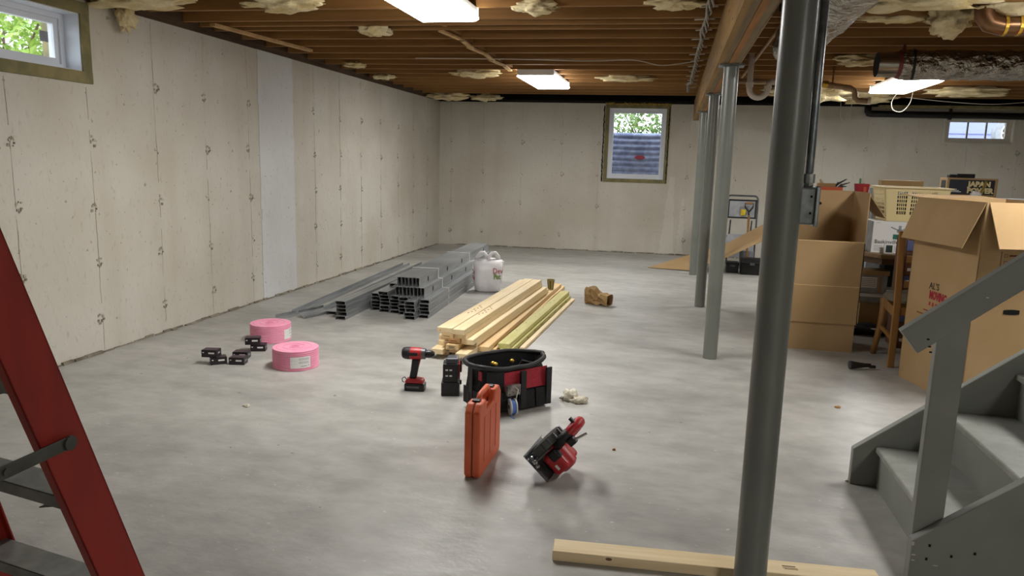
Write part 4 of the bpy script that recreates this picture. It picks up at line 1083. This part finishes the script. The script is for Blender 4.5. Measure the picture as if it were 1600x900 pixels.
for k in range(7):
    a = .25 + k * .42
    MB().cbox((.099 * math.cos(a), .032, .055 + .099 * math.sin(a)), (.012, .03, .010)).build('guard_rib', 'greymetal', t)
sector(.082, 0, 2 * PI, -.034, -.030, .045, 32).build('blade', 'chrome', t)
sector(.088, PI + .5, 2 * PI + .1, -.045, -.02, .045).build('lower_guard', 'greymetal', t, bevel=.003)
MB().prism([(.02, .004), (.11, .004), (.07, .085), (.03, .10)], -.062, -.055, frame3((0, 0, 0), (1, 0, 0), (0, 0, 1), (0, -1, 0))).build('bevel_plate', 'bracket', t)
AY = lambda x, y, z: frame3((x, y, z), (1, 0, 0), (0, 0, -1), (0, 1, 0))
MB().lathe([(.05, 0), (.052, .03), (.052, .09), (.047, .12), (.03, .13)], 24, AY(.0, .055, .075)).build('motor', 'red', t, smooth=True)
MB().box(-.11, .07, .02, .065, .175, .105).build('battery_housing', 'red', t, bevel=.018, seg=3)
MB().box(-.06, .068, .055, .068, .12, .108).build('battery_band', 'rubber', t, bevel=.01)
MB().box(.065, .13, .05, .0665, .155, .062).build('battery_mark', 'paper', t)
MB().tube([(.03, .07, .10), (.03, .065, .16), (.02, .062, .205), (-.01, .062, .235), (-.05, .065, .235), (-.09, .075, .20), (-.10, .085, .14), (-.09, .09, .09)], [.024, .021, .022, .026, .026, .022, .02, .024], 10).build('handle', 'red', t, smooth='all')
MB().tube([(.034, .069, .11), (.034, .065, .16), (.026, .063, .195)], [.0255, .024, .0245], 10).build('grip_pad', 'rubber', t, smooth='all')
MB().cbox((.04, .10, .185), (.03, .035, .04)).build('trigger_block', 'blackplastic', t, bevel=.005)
MB().tube([(.045, .10, .19), (.05, .115, .265)], .006, 8).build('hex_key', 'chrome', t)
MB().tube([(.0, .02, .235), (.0, .045, .235)], .010, 8).build('lock_button', 'blackplastic', t)
for x, y, z in ((.10, .035, .02), (.115, .055, .028), (.11, .075, .02)): MB().lathe([(.011, 0), (.011, .012), (.005, .018)], 10, Matrix.Translation((x, y, z - .018))).build('lever', 'chrome', t)

# floor debris
for i, (x, y, s, m_) in enumerate([(1.06, 4.555, .018, 'gum'), (-2.277, 3.57, .02, 'chip'), (.88, 3.43, .015, 'chip'), (-.2, 3.5, .008, 'gum')]):
    o = MB().blob((x, y, .004), (s, s * .8, .008), i, .5, 2, 2, -.5).build('floor_debris', m_)
    tag(o, ['tan crumb of debris on the floor left of the stairs', 'pale paint chip on the floor in front of the pink rolls', 'pale plaster crumb at the foot of the stairs', 'tiny dark speck on the floor behind the saw'][i], 'debris')

# ================================================================== RIGHT-HAND CLUTTER
# tall open carton
t = thing('wardrobe_carton', 'tall open cardboard carton with its front cut low, beside the foreground column', 'carton', (1.21, 6.28, 0))
def cwall(a, b, z0, z1a, z1b, nm='side_panel', mat='card', th=.006, par=None):
    a, b = Vector(a), Vector(b); d = (b - a).normalized(); n_ = Vector((-d.y, d.x)) * th
    vs = [(a.x, a.y, z0), (b.x, b.y, z0), (b.x, b.y, z1b), (a.x, a.y, z1a)]
    vs += [(x + n_.x, y + n_.y, z) for x, y, z in vs]
    return MB().add(vs, [(0, 1, 2, 3), (7, 6, 5, 4), (0, 4, 5, 1), (1, 5, 6, 2), (2, 6, 7, 3), (3, 7, 4, 0)]).build(nm, mat, par or t, world=True)
x0, x1, y0, y1 = .945, 1.475, 6.03, 6.53
cwall((x0, y0), (x1, y0), .225, .872, .872, 'front_panel')
cwall((x1, y0), (x1, y1), .225, 1.25, 1.25)
cwall((x1, y1), (x0, y1), .225, 1.25, 1.25, 'back_panel')
cwall((x0, y1), (x0, y0), .225, 1.25, 1.25)
b0 = MB().box(x0 + .012, y0 + .012, 0, x1 - .012, y1 - .012, .235).build('bottom_sleeve', 'card', t, world=True)
MB().box(x0 + .01, y0 - .0012, .520, x1 - .008, y0, .524).build('crease', 'cardedge', t, world=True)
MB().box(x0, y0 - .001, .868, x1, y0 + .007, .874).build('cut_edge', 'cardedge', t, world=True)
MB().quadslab([(x1, y0 + .05, 1.25), (x1, y1, 1.25), (x1 + .155, y1 - .05, 1.06), (x1 + .155, y0 + .12, 1.06)], .005).build('flap', 'card', t, world=True)
MB().quadslab([(x1, y1, 1.25), (x0, y1, 1.25), (x0 + .01, y1 + .25, 1.235), (x1 - .01, y1 + .25, 1.235)], .005).build('flap', 'greybox', t, world=True)
MB().prism([(.016 * math.cos(2 * PI * i / 12), .012 * math.sin(2 * PI * i / 12)) for i in range(12)], 0, .001, frame3((1.21, y1 - .0065, 1.14), (1, 0, 0), (0, 0, 1), (0, -1, 0))).build('hand_hole', 'hole', t, world=True)

# moving carton with printed logo
A2 = Vector((1.636, 5.44, 0)); U2 = Vector((.24, -.97, 0)).normalized(); V2 = Vector((.97, .24, 0)).normalized()
t = thing('moving_carton', 'big cardboard moving carton with red printed logo and folded-out flaps', 'carton', tuple(A2))
LU, LV, HZ = .68, .60, 1.25
P2 = lambda u, v, z: tuple(A2 + U2 * u + V2 * v + Vector((0, 0, z)))
def pl(u0, v0, u1, v1, nm):
    a, b = P2(u0, v0, 0), P2(u1, v1, 0)
    return cwall((a[0], a[1]), (b[0], b[1]), 0, HZ, HZ, nm, par=t)
pl(0, 0, LU, 0, 'logo_panel'); pl(LU, 0, LU, LV, 'checklist_panel'); pl(LU, LV, 0, LV, 'side_panel'); pl(0, LV, 0, 0, 'back_panel')
MB().quadslab([P2(0.005, .006, .01), P2(LU - .005, .006, .01), P2(LU - .005, LV - .006, .01), P2(.005, LV - .006, .01)], -.006).build('bottom', 'card', t, world=True)
MB().quadslab([P2(0, 0, HZ), P2(LU, 0, HZ), P2(LU - .03, -.095, HZ - .275), P2(.0, -.095, HZ - .275)], .005).build('flap', 'card', t, world=True)
MB().quadslab([P2(LU, .02, HZ), P2(LU, LV, HZ), P2(LU + .12, LV - .0, HZ - .26), P2(LU + .12, .03, HZ - .26)], .005).build('flap', 'card', t, world=True)
MB().quadslab([P2(0, LV, HZ), P2(0, 0, HZ), P2(-.26, .02, HZ + .012), P2(-.26, LV - .02, HZ + .012)], .005).build('flap', 'card', t, world=True)
MB().quadslab([P2(LU, LV, HZ), P2(0, LV, HZ), P2(0, LV + .27, HZ - .06), P2(LU, LV + .27, HZ - .06)], .005).build('flap', 'card', t, world=True)
NL = -V2 * .0012
def on1(u, z): return Vector(P2(u, -.0012, z))
lettering("AL'S", .062, on1(.235, .665), U2, (0, 0, 1), 'ink', t, sx=.95)
lettering('MOVING', .074, on1(.245, .602), U2 + Vector((0, 0, -.03)), (0, 0, 1), 'redink', t, sx=.62, bold=.003)
for k in range(5):
    q = on1(.25 + .034 * k, .556 - .002 * k); MB().quadslab([q, q + U2 * (.016 + .004 * (k % 2)), q + U2 * .018 + Vector((0, 0, .026)), q + U2 * .004 + Vector((0, 0, .024))], .0008).build('red_print', 'redink', t, world=True)
for k, (u, w, z) in enumerate(((.42, .10, .525), (.20, .26, .515), (.13, .30, .485))):
    q = on1(u, z); MB().quadslab([q, q + U2 * w, q + U2 * w + Vector((0, 0, .007)), q + Vector((0, 0, .007))], .0008).build('print_line', 'brownink', t, world=True)
# checklist on the other panel
def on2(v, z): return Vector(P2(LU + .0012, v, z))
def prt(v0, v1, z0, z1, nm='checklist_print'):
    MB().quadslab([on2(v0, z0), on2(v1, z0), on2(v1, z1), on2(v0, z1)], .0008).build(nm, 'brownink', t, world=True)
prt(.13, .134, .78, .965); prt(.13, .5, .78, .784)
for c in range(2):
    for r in range(4):
        v, z = .15 + c * .15, .93 - r * .043
        for e in ((v, v + .02, z, z + .002), (v, v + .02, z + .018, z + .02), (v, v + .002, z, z + .02), (v + .018, v + .02, z, z + .02)): prt(*e, nm='check_box')
        prt(v + .03, v + .085 + .012 * ((r + c) % 3), z + .004, z + .015)
b = MB().prism([(.05 * max(-1, min(1, 1.6 * math.cos(2 * PI * i / 20))), .016 * math.sin(2 * PI * i / 20)) for i in range(20)], 0, .0012, frame3(on2(.24, .60), V2, (0, 0, 1), U2))
b.build('hand_hole', 'hole', t, world=True)

# wooden chair seen from behind
t = thing('dining_chair', 'oak dining chair with round padded seat between the two cartons', 'chair', (1.83, 5.87, 0))
for x in (1.645, 2.03):
    MB().prism([(-.024, 0), (.022, 0), (.020, .47), (-.006, 1.0), (-.046, 1.0), (-.026, .47)], -.014, .014, frame3((x, 5.665, 0), (1, 0, 0) if x < 1.8 else (-1, 0, 0), (0, 0, 1), (0, -1, 0))).build('back_post', 'oak', t, world=True, bevel=.004)
    pts = [(x - .018, 6.075, .0), (x - .006, 6.065, .12), (x + .010, 6.05, .25), (x + .016, 6.04, .38), (x + .014, 6.04, .45)]
    MB().tube(pts, [.021, .024, .027, .031, .034], 8).build('front_leg', 'oak', t, world=True, smooth='all')
    MB().bar((x, 5.67, .40), (x + .01, 6.04, .43), .02, .07).build('seat_rail', 'oak', t, world=True)
    MB().bar((x, 5.67, .20), (x, 6.05, .24), .016, .03).build('stretcher', 'oak', t, world=True)
for y in (5.67, 6.04): MB().bar((1.66, y, .42), (2.02, y, .42), .02, .06).build('seat_rail', 'oak', t, world=True)
for z in (.62, .80, .96): MB().bar((1.67, 5.665, z), (2.01, 5.665, z), .016, .05).build('back_slat', 'oak', t, world=True)
MB().lathe([(.16, 0), (.222, .008), (.232, .03), (.21, .055), (.12, .07), (.01, .073)], 32, Matrix.Translation((1.845, 5.90, .46))).build('seat', 'seat', t, world=True, smooth=True)

# desk with things on it
t = thing('desk', 'brown wooden desk with a clipped corner behind the dining chair', 'desk', (2.2, 7.15, 0))
MB().prism([(1.66, 7.02), (1.80, 6.80), (2.75, 6.80), (2.75, 7.5), (1.66, 7.5)], .672, .712).build('desk_top', 'desk', t, world=True, bevel=.008)
MB().prism([(1.68, 7.04), (1.815, 6.82), (2.73, 6.82), (2.73, 7.48), (1.68, 7.48)], .62, .671).build('apron', 'deskedge', t, world=True)
for x, y in ((1.72, 7.44), (2.70, 6.86), (2.70, 7.44)): MB().cbox((x, y, .31), (.05, .05, .62)).build('leg', 'deskedge', t, world=True)
MB().box(1.97, 7.3, .36, 2.68, 7.46, .62).build('under_desk_shade', 'dark', t, world=True)  # black panel standing in for the shade under the desk

t = thing('fan_carton', 'white printed ceiling fan carton standing on the desk', 'box', (2.0, 7.1, .713))
MB().box(1.745, 6.93, .713, 2.24, 7.29, .985).build('box_body', 'paper', t, world=True)
MB().box(1.7435, 6.931, .714, 1.745, 7.289, .984).build('grey_side', 'greybox', t, world=True)
lettering('Baskinville', .047, (1.765, 6.9285, .795), (1, 0, 0), (0, 0, 1), 'ink', t)
for k in range(4): MB().box(1.765, 6.9292, .732 + .013 * k, 1.83, 6.93, .736 + .013 * k).build('fine_print', 'greybox', t, world=True)
for k in range(4): MB().box(1.93, 6.9292, .732 + .013 * k, 1.97, 6.93, .736 + .013 * k).build('fine_print', 'greybox', t, world=True)
MB().box(1.91, 6.9288, .835, 1.985, 6.93, .878).build('teal_patch', 'teal', t, world=True)
fx, fz = 1.96, .915
MB().box(fx - .012, 6.929, fz, fx + .012, 6.93, fz + .04).prism([(-.075, .02), (-.07, .03), (.0, .0), (.0, -.012)], 0, .001, frame3((fx, 6.93, fz), (1, 0, 0), (0, 0, 1), (0, -1, 0))).prism([(.06, .015), (.06, .025), (.0, .0), (.0, -.012)], 0, .001, frame3((fx, 6.93, fz), (1, 0, 0), (0, 0, 1), (0, -1, 0))).box(fx - .022, 6.929, fz - .022, fx + .022, 6.93, fz + .004).build('fan_picture', 'greybox', t, world=True)
MB().box(1.765, 6.929, .972, 1.80, 6.93, .975).build('fine_print', 'greybox', t, world=True)

t = thing('small_monitor', 'small white square display with dark screen on the desk edge', 'display', (1.87, 6.865, .713))
MB().box(-.037, -.012, 0, .037, .012, .086).build('case', 'whiteplastic', t, bevel=.004)
MB().box(-.026, -.0135, .013, .026, -.012, .075).build('screen', 'screen', t)

t = thing('laundry_basket', 'cream plastic laundry basket with slotted sides above the fan carton', 'basket', (2.09, 7.22, .987))
bw, bd, tw, td, hb = .44, .34, .53, .44, .30
def bk(z): k = z / hb; return (bw + (tw - bw) * k) / 2, (bd + (td - bd) * k) / 2
def strip3(side, u0, u1, z0, z1, nm='basket_wall', off=0., mat='basket'):
    def pt(u, z, o):
        w, d = bk(z)
        if side == 'f': return (u * w, -d - o, z)
        if side == 'b': return (u * w, d + o, z)
        if side == 'l': return (-w - o, u * d, z)
        return (w + o, u * d, z)
    q = [(u0, z0), (u1, z0), (u1, z1), (u0, z1)]
    vs = [pt(u, z, off) for u, z in q] + [pt(u, z, off - .004) for u, z in q]
    return vs, [(0, 1, 2, 3), (7, 6, 5, 4), (0, 4, 5, 1), (1, 5, 6, 2), (2, 6, 7, 3), (3, 7, 4, 0)]
b = MB().box(-bw / 2, -bd / 2, 0, bw / 2, bd / 2, .004)
for sd_, groups in (('f', ((-.62, -.30), (-.16, .16), (.30, .62))), ('b', ((-.62, -.30), (-.16, .16), (.30, .62))), ('l', ((-.75, .75),)), ('r', ((-.75, .75),))):
    b.add(*strip3(sd_, -1, 1, 0, .06)); b.add(*strip3(sd_, -1, 1, .262, hb))
    edges = [-1] + [e for g in groups for e in g] + [1]
    for a, c in zip(edges[::2], edges[1::2]): b.add(*strip3(sd_, a, c, .06, .262))
    for g in groups:
        nn = 5 if sd_ in 'fb' else 4
        for k in range(1, nn): u = g[0] + (g[1] - g[0]) * k / nn; b.add(*strip3(sd_, u - .013, u + .013, .06, .262))
        for k in range(1, 6): z = .06 + .202 * k / 6; b.add(*strip3(sd_, g[0], g[1], z - .0045, z + .0045))
b.build('basket_body', 'basket', t)
b = MB(); w, d = tw / 2 + .015, td / 2 + .015
b.box(-w, -d, hb - .012, w, -d + .03, hb).box(-w, d - .03, hb - .012, w, d, hb).box(-w, -d + .03, hb - .012, -w + .03, d - .03, hb).box(w - .03, -d + .03, hb - .012, w, d - .03, hb)
b.build('rim', 'basket', t, bevel=.003)

tag(MB().blob((2.09, 7.22, 1.11), (.19, .14, .12), 6, .25, 2, 3).build('slot_darkener', 'cloth', smooth='all'), 'added dark filler inside the cream basket that darkens its slots', 'filler')  # added dark blob inside the basket so its slots look dark
# metal rack behind with odds and ends
t = thing('metal_rack', 'grey metal rack behind the open carton holding tools', 'rack', (1.55, 7.8, 0))
for z in (.3, .75, 1.185): MB().box(1.22, 7.6, z, 1.87, 8.0, z + .018).build('shelf', 'galv', t, world=True)
for x in (1.235, 1.855):
    for y in (7.615, 7.985): MB().cbox((x, y, .6), (.025, .025, 1.2)).build('post', 'galv', t, world=True)
t = thing('orange_tray', 'orange plastic tray of tools on the metal rack', 'tray', (1.48, 7.75, 1.205))
MB().box(-.14, -.08, 0, .14, .08, .006).box(-.14, -.08, .006, .14, -.074, .05).box(-.14, .074, .006, .14, .08, .05).box(-.14, -.074, .006, -.134, .074, .05).box(.134, -.074, .006, .14, .074, .05).build('tray_body', 'orangeplastic', t)
MB().box(.1405, -.03, .01, .15, .03, .04).build('latch', 'blackplastic', t)
for k, (x, a, l, m_, lb) in enumerate([(-.10, -.9, .12, 'rubber', 'black-handled pliers leaning at the left of the orange tray'), (-.03, -.3, .10, 'card', 'wooden-handled tool in the middle of the orange tray'), (.05, .9, .17, 'rubber', 'long thin black tool sticking up from the orange tray'), (.08, 1.1, .15, 'bracket', 'grey rod leaning out of the orange tray to the right'), (.09, 1.35, .10, 'rubber', 'thick black grip at the right end of the orange tray')]):
    tt = thing('hand_tool', lb, 'tool', (1.48 + x, 7.75, 1.22))
    MB().tube([(0, 0, 0), (l * .5 * math.sin(a), 0, .03 + l * .4 * math.cos(a)), (l * math.sin(a), 0, .03 + l * .8 * math.cos(a))], [.008, .009, .006], 7).build('handle', m_, tt, smooth='all')
    MB().tube([(0, .01, 0), (l * .55 * math.sin(a * .8), .01, .02 + l * .5 * math.cos(a * .8))], .006, 6).build('jaw', 'greymetal', tt)
tag(MB().box(1.40, 7.71, 1.213, 1.56, 7.79, 1.29).build('small_carton', 'card', bevel=.002), 'small tan carton sitting in the orange tray', 'box')
t = thing('red_bin', 'red plastic bin with a green tool in it on the metal rack', 'bin', (1.80, 7.72, 1.205))
loft([rrect(.11, .09, 0, 24, 6), rrect(.13, .11, .09, 24, 6), rrect(.12, .10, .09, 24, 6), rrect(.10, .08, .01, 24, 6)]).build('bin_body', 'redbox', t)
MB().tube([(-.015, 0, .01), (-.02, 0, .14)], .009, 8).build('green_handle', 'greenplastic', t)
MB().box(.005, -.057, .01, .03, -.05, .06).build('yellow_mark', 'orangeplastic', t)

t = thing('tall_shelf', 'grey shelf unit behind the moving carton carrying the printed box', 'shelf', (2.9, 8.0, 0))
for z in (.1, .6, 1.16): MB().box(2.35, 7.75, z, 3.6, 8.15, z + .03).build('shelf_board', 'greybox', t, world=True)
for x in (2.36, 3.56): MB().box(x, 7.77, 0, x + .03, 8.13, 1.16).build('side', 'greybox', t, world=True)
t = thing('printed_carton', 'tan carton with black panel reading JAPAN POWER on the shelf', 'box', (2.82, 7.98, 1.191))
MB().box(-.22, -.10, 0, .22, .10, .185).build('carton_body', 'card', t)
MB().box(-.20, -.1012, .03, .195, -.10, .17).build('black_panel', 'ink', t)
MB().box(-.197, -.1018, .035, -.02, -.1012, .165).build('navy_panel', 'navy', t)
lettering('JAPAN', .066, (-.035, -.1020, .108), (1, 0, 0), (0, 0, 1), 'basket', t, world=False, bold=.004, sx=1.02)
lettering('POWER', .066, (-.04, -.1020, .046), (1, 0, 0), (0, 0, 1), 'basket', t, world=False, bold=.004, sx=.98)
for k in range(3): MB().box(-.185, -.1024, .05 + .012 * k, -.09 - .02 * k, -.1018, .056 + .012 * k).build('fine_print', 'paper', t)
MB().box(.06, -.1055, .07, .085, -.1025, .186, Matrix.Rotation(.25, 4, 'Y')).build('tape_strip', 'foam', t)
MB().box(-.2215, -.06, .04, -.22, .06, .16).build('side_print', 'ink', t)
tag(MB().box(2.63, 7.93, 1.377, 2.73, 8.0, 1.41).cbox((2.77, 7.96, 1.397), (.16, .09, .04)).build('black_pack', 'cloth', bevel=.006), 'black pack lying on top of the printed carton', 'pack')
o = tag(MB().blob((2.835, 7.81, 1.215), (.05, .035, .038), 3, .5, 2.5, 3, -.75).build('tissue', 'paper', smooth='all'), 'crumpled white tissue in front of the printed carton', 'tissue')
tag(MB().box(2.02, 7.90, 1.26, 2.40, 8.02, 1.335).build('flat_carton', 'card', bevel=.003), 'flat brown carton behind the laundry basket', 'box')
tag(MB().box(1.95, 7.88, .0, 2.34, 8.05, 1.258).build('cabinet', 'greybox', bevel=.004), 'tall plain grey cabinet behind the laundry basket', 'cabinet')

t = thing('drawer_cabinet', 'dark wooden drawer cabinet with labelled drawers left of the moving carton', 'cabinet', (1.985, 6.45, 0))
MB().box(-.14, -.12, 0, .14, .12, .90).build('cabinet_body', 'shelfwood', t)
for k in range(9):
    z = .03 + .096 * k
    dr = MB().box(-.13, -.128, z, .13, -.12, z + .086).build('drawer', ('shelfwood', 'shelfwood', 'purple')[k % 3], t, bevel=.002)
    MB().box(-.11 + .02 * (k % 3), -.1295, z + .03, -.04 + .02 * (k % 3), -.128, z + .055).build('drawer_label', 'paper', dr)

# below the desk
t = thing('low_bench', 'low white-topped bench under the desk', 'bench', (2.1, 7.2, 0))
MB().box(1.62, 6.93, .315, 2.7, 7.28, .335).build('bench_top', 'whiteplastic', t, world=True)
MB().box(1.63, 6.94, .27, 2.69, 6.955, .315).build('front_rail', 'greybox', t, world=True)
for x, y in ((1.64, 7.26), (2.67, 6.95), (2.67, 7.26)): MB().cbox((x, y, .135), (.03, .03, .27)).build('leg', 'greybox', t, world=True)
t = thing('lidded_carton', 'printed carton with tan lid on the low bench under the desk', 'box', (1.80, 7.1, .336))
MB().box(-.14, -.09, 0, .13, .10, .165).build('carton_body', 'greybox', t)
MB().box(-.15, -.10, .165, .14, .11, .205).build('lid', 'card', t)
MB().box(-.10, -.0908, .05, .045, -.09, .145).build('print_panel', 'paper', t)
for k in range(5): MB().box(-.09, -.0915, .062 + .016 * k, .035, -.0908, .068 + .016 * k).build('print_line', 'greybox', t)
MB().box(.06, -.0915, .01, .085, -.09, .165).build('tape', 'card', t)
tag(MB().box(1.72, 7.0, 0, 2.25, 7.2, .24).build('flat_box', 'card', bevel=.003), 'brown cardboard box on the floor below the low bench', 'box')
t = thing('black_garment', 'black cloth heap with pale stripes on the floor behind the chair', 'cloth', (1.85, 6.85, 0))
MB().blob((-.15, 0, .03), (.26, .12, .05), 2, .5, 2, 3, -.55).blob((.2, .02, .03), (.22, .1, .045), 5, .5, 2, 3, -.55).build('folds', 'cloth', t, smooth='all')
for k in range(4): MB().tube([(-.3 + .18 * k, -.06, .05), (-.22 + .18 * k, -.1, .062), (-.12 + .18 * k, -.09, .05)], .008, 6).build('pale_stripe', 'bag', t)
tag(MB().add([(1.52, 6.86, .07), (1.70, 6.84, .075), (1.55, 6.98, .20), (1.52, 6.92, .07), (1.70, 6.90, .075), (1.55, 7.0, .19)], [(0, 1, 2), (5, 4, 3), (0, 3, 4, 1), (1, 4, 5, 2), (2, 5, 3, 0)]).build('grey_wedge', 'greybox'), 'pale grey wedge leaning behind the open carton', 'wedge')
t = thing('nozzle', 'small black plastic nozzle lying on the floor by the open carton', 'nozzle', (1.405, 5.53, .032), math.radians(12))
MB().lathe([(.014, .075), (.016, .03), (.024, -.02), (.031, -.06), (.031, -.075), (.02, -.078)], 18, frame3((0, 0, 0), (0, 1, 0), (0, 0, 1), (1, 0, 0))).build('cone', 'blackplastic', t, smooth=True)
MB().lathe([(.012, .07), (.012, .11)], 12, frame3((0, 0, -.01), (0, 1, 0), (0, 0, 1), (1, 0, 0))).build('spout', 'blackplastic', t, smooth=True)

# ================================================================== LEANING SHEET AND CHAIR AT THE BACK
ne = [(-.26, 10.35, .004), (.30, 10.22, .015), (.68, 10.10, .18), (1.40, 9.95, .60)]
fe = [(-.20, 10.47, .004), (.28, 10.70, .16), (.80, 10.66, .36), (1.40, 10.55, .75)]
md = [(-.24, 10.40, .004), (.29, 10.42, .07), (.72, 10.32, .22), (1.40, 10.2, .66)]
b = MB(); vs = ne + md + fe
vs2 = [(x, y, z + .007) for x, y, z in vs]; fs = []
for r in (0, 1):
    for i in range(3): a = r * 4 + i; fs += [(a, a + 1, a + 5, a + 4)[::-1], tuple(q + 12 for q in (a, a + 1, a + 5, a + 4))]
bd = [0, 1, 2, 3, 7, 11, 10, 9, 8, 4]
fs += [(bd[i], bd[(i + 1) % 10], bd[(i + 1) % 10] + 12, bd[i] + 12) for i in range(10)]
tag(b.add(vs + vs2, fs).build('cardboard_sheet', 'card'), 'big flattened cardboard sheet sloping up from the floor behind the columns', 'cardboard')
for i, (x, y, w, h, m_, lb) in enumerate([(1.12, 10.3, .28, .22, 'dark', 'black tool box in the dark under the cardboard sheet'), (.88, 10.45, .16, .14, 'blackplastic', 'small black case under the low part of the cardboard sheet')]):
    t = thing('tool_box', lb, 'tool box', (x, y, 0))
    MB().box(-w / 2, -.09, 0, w / 2, .09, h * .7).build('box_body', m_, t, bevel=.006); MB().box(-w / 2 - .005, -.095, h * .7, w / 2 + .005, .095, h).build('lid', 'rubber', t, bevel=.006)
    MB().box(-.03, -.10, h * .6, .03, -.09, h * .75).build('latch', 'greymetal', t)
t = thing('white_pail', 'white bucket beside the dark tool box behind the second column', 'bucket', (1.43, 10.3, 0))
MB().lathe([(.11, 0), (.13, .30), (.137, .30), (.137, .33), (.12, .33), (.10, .02)], 24).build('pail', 'whiteplastic', t, smooth=True)
MB().tube(arc((0, -.135, .27), .07, 0, PI, 8, (1, 0, 0), (0, 0, -1)), .004, 6).build('bail', 'greymetal', t)
t = thing('folding_chair', 'grey metal folding chair standing against the back wall', 'chair', (1.025, 11.2, 0))
P = [(-.215, 0, 0), (-.215, .02, .5), (-.215, .06, .92)] + arc((-.165, .06, .97), .05, PI, PI / 2, 4) + arc((.165, .06, .97), .05, PI / 2, 0, 4) + [(.215, .06, .92), (.215, .02, .5), (.215, 0, 0)]
MB().tube(P, .013, 8).build('back_frame', 'greymetal', t, smooth='all')
MB().box(-.185, .045, .70, .185, .057, .955).build('backrest', 'greybox', t, bevel=.004)
for z in (.70, .955): MB().tube([(-.205, .045, z), (.205, .045, z)], .012, 8).build('cross_bar', 'rubber', t)
for x in (-.19, .19): MB().tube([(x, .045, .70), (x, .045, .955)], .01, 8).build('side_bar', 'rubber', t)
for x in (-.15, .15): MB().tube([(x, .3, 0), (x, .04, .66)], .011, 8).build('rear_leg', 'greymetal', t)
MB().box(-.19, -.035, .12, .19, -.014, .46).build('seat', 'greybox', t, bevel=.006)
MB().tube([(-.19, .1, .42), (.19, .1, .42)], .008, 6).build('stretcher', 'rubber', t)
t = thing('shovel', 'shovel with black D-shaped handle leaning against the folding chair', 'shovel', (1.105, 10.82, 0))
MB().tube([(0, 0, .05), (.01, .30, .74)], .016, 8).build('shaft', 'oak', t, smooth='all')
MB().tube([(.01, .30, .72), (.005, .31, .80), (-.045, .33, .86), (-.05, .335, .915), (.065, .335, .915), (.06, .33, .86), (.015, .31, .80)], .012, 8).build('d_handle', 'rubber', t, smooth='all')
MB().tube([(-.045, .335, .918), (.06, .335, .918)], .016, 8).build('wooden_grip', 'oak', t)
MB().box(-.10, -.015, 0, .10, .0, .26, Matrix.Rotation(-.35, 4, 'X')).build('blade', 'greymetal', t)
o = MB().box(-.035, -.004, 0, .035, .004, .085).build('paper_tag', 'yellow'); o.location = (1.045, 11.235, .735); tag(o, 'yellow tag hung on the folding chair backrest', 'tag')
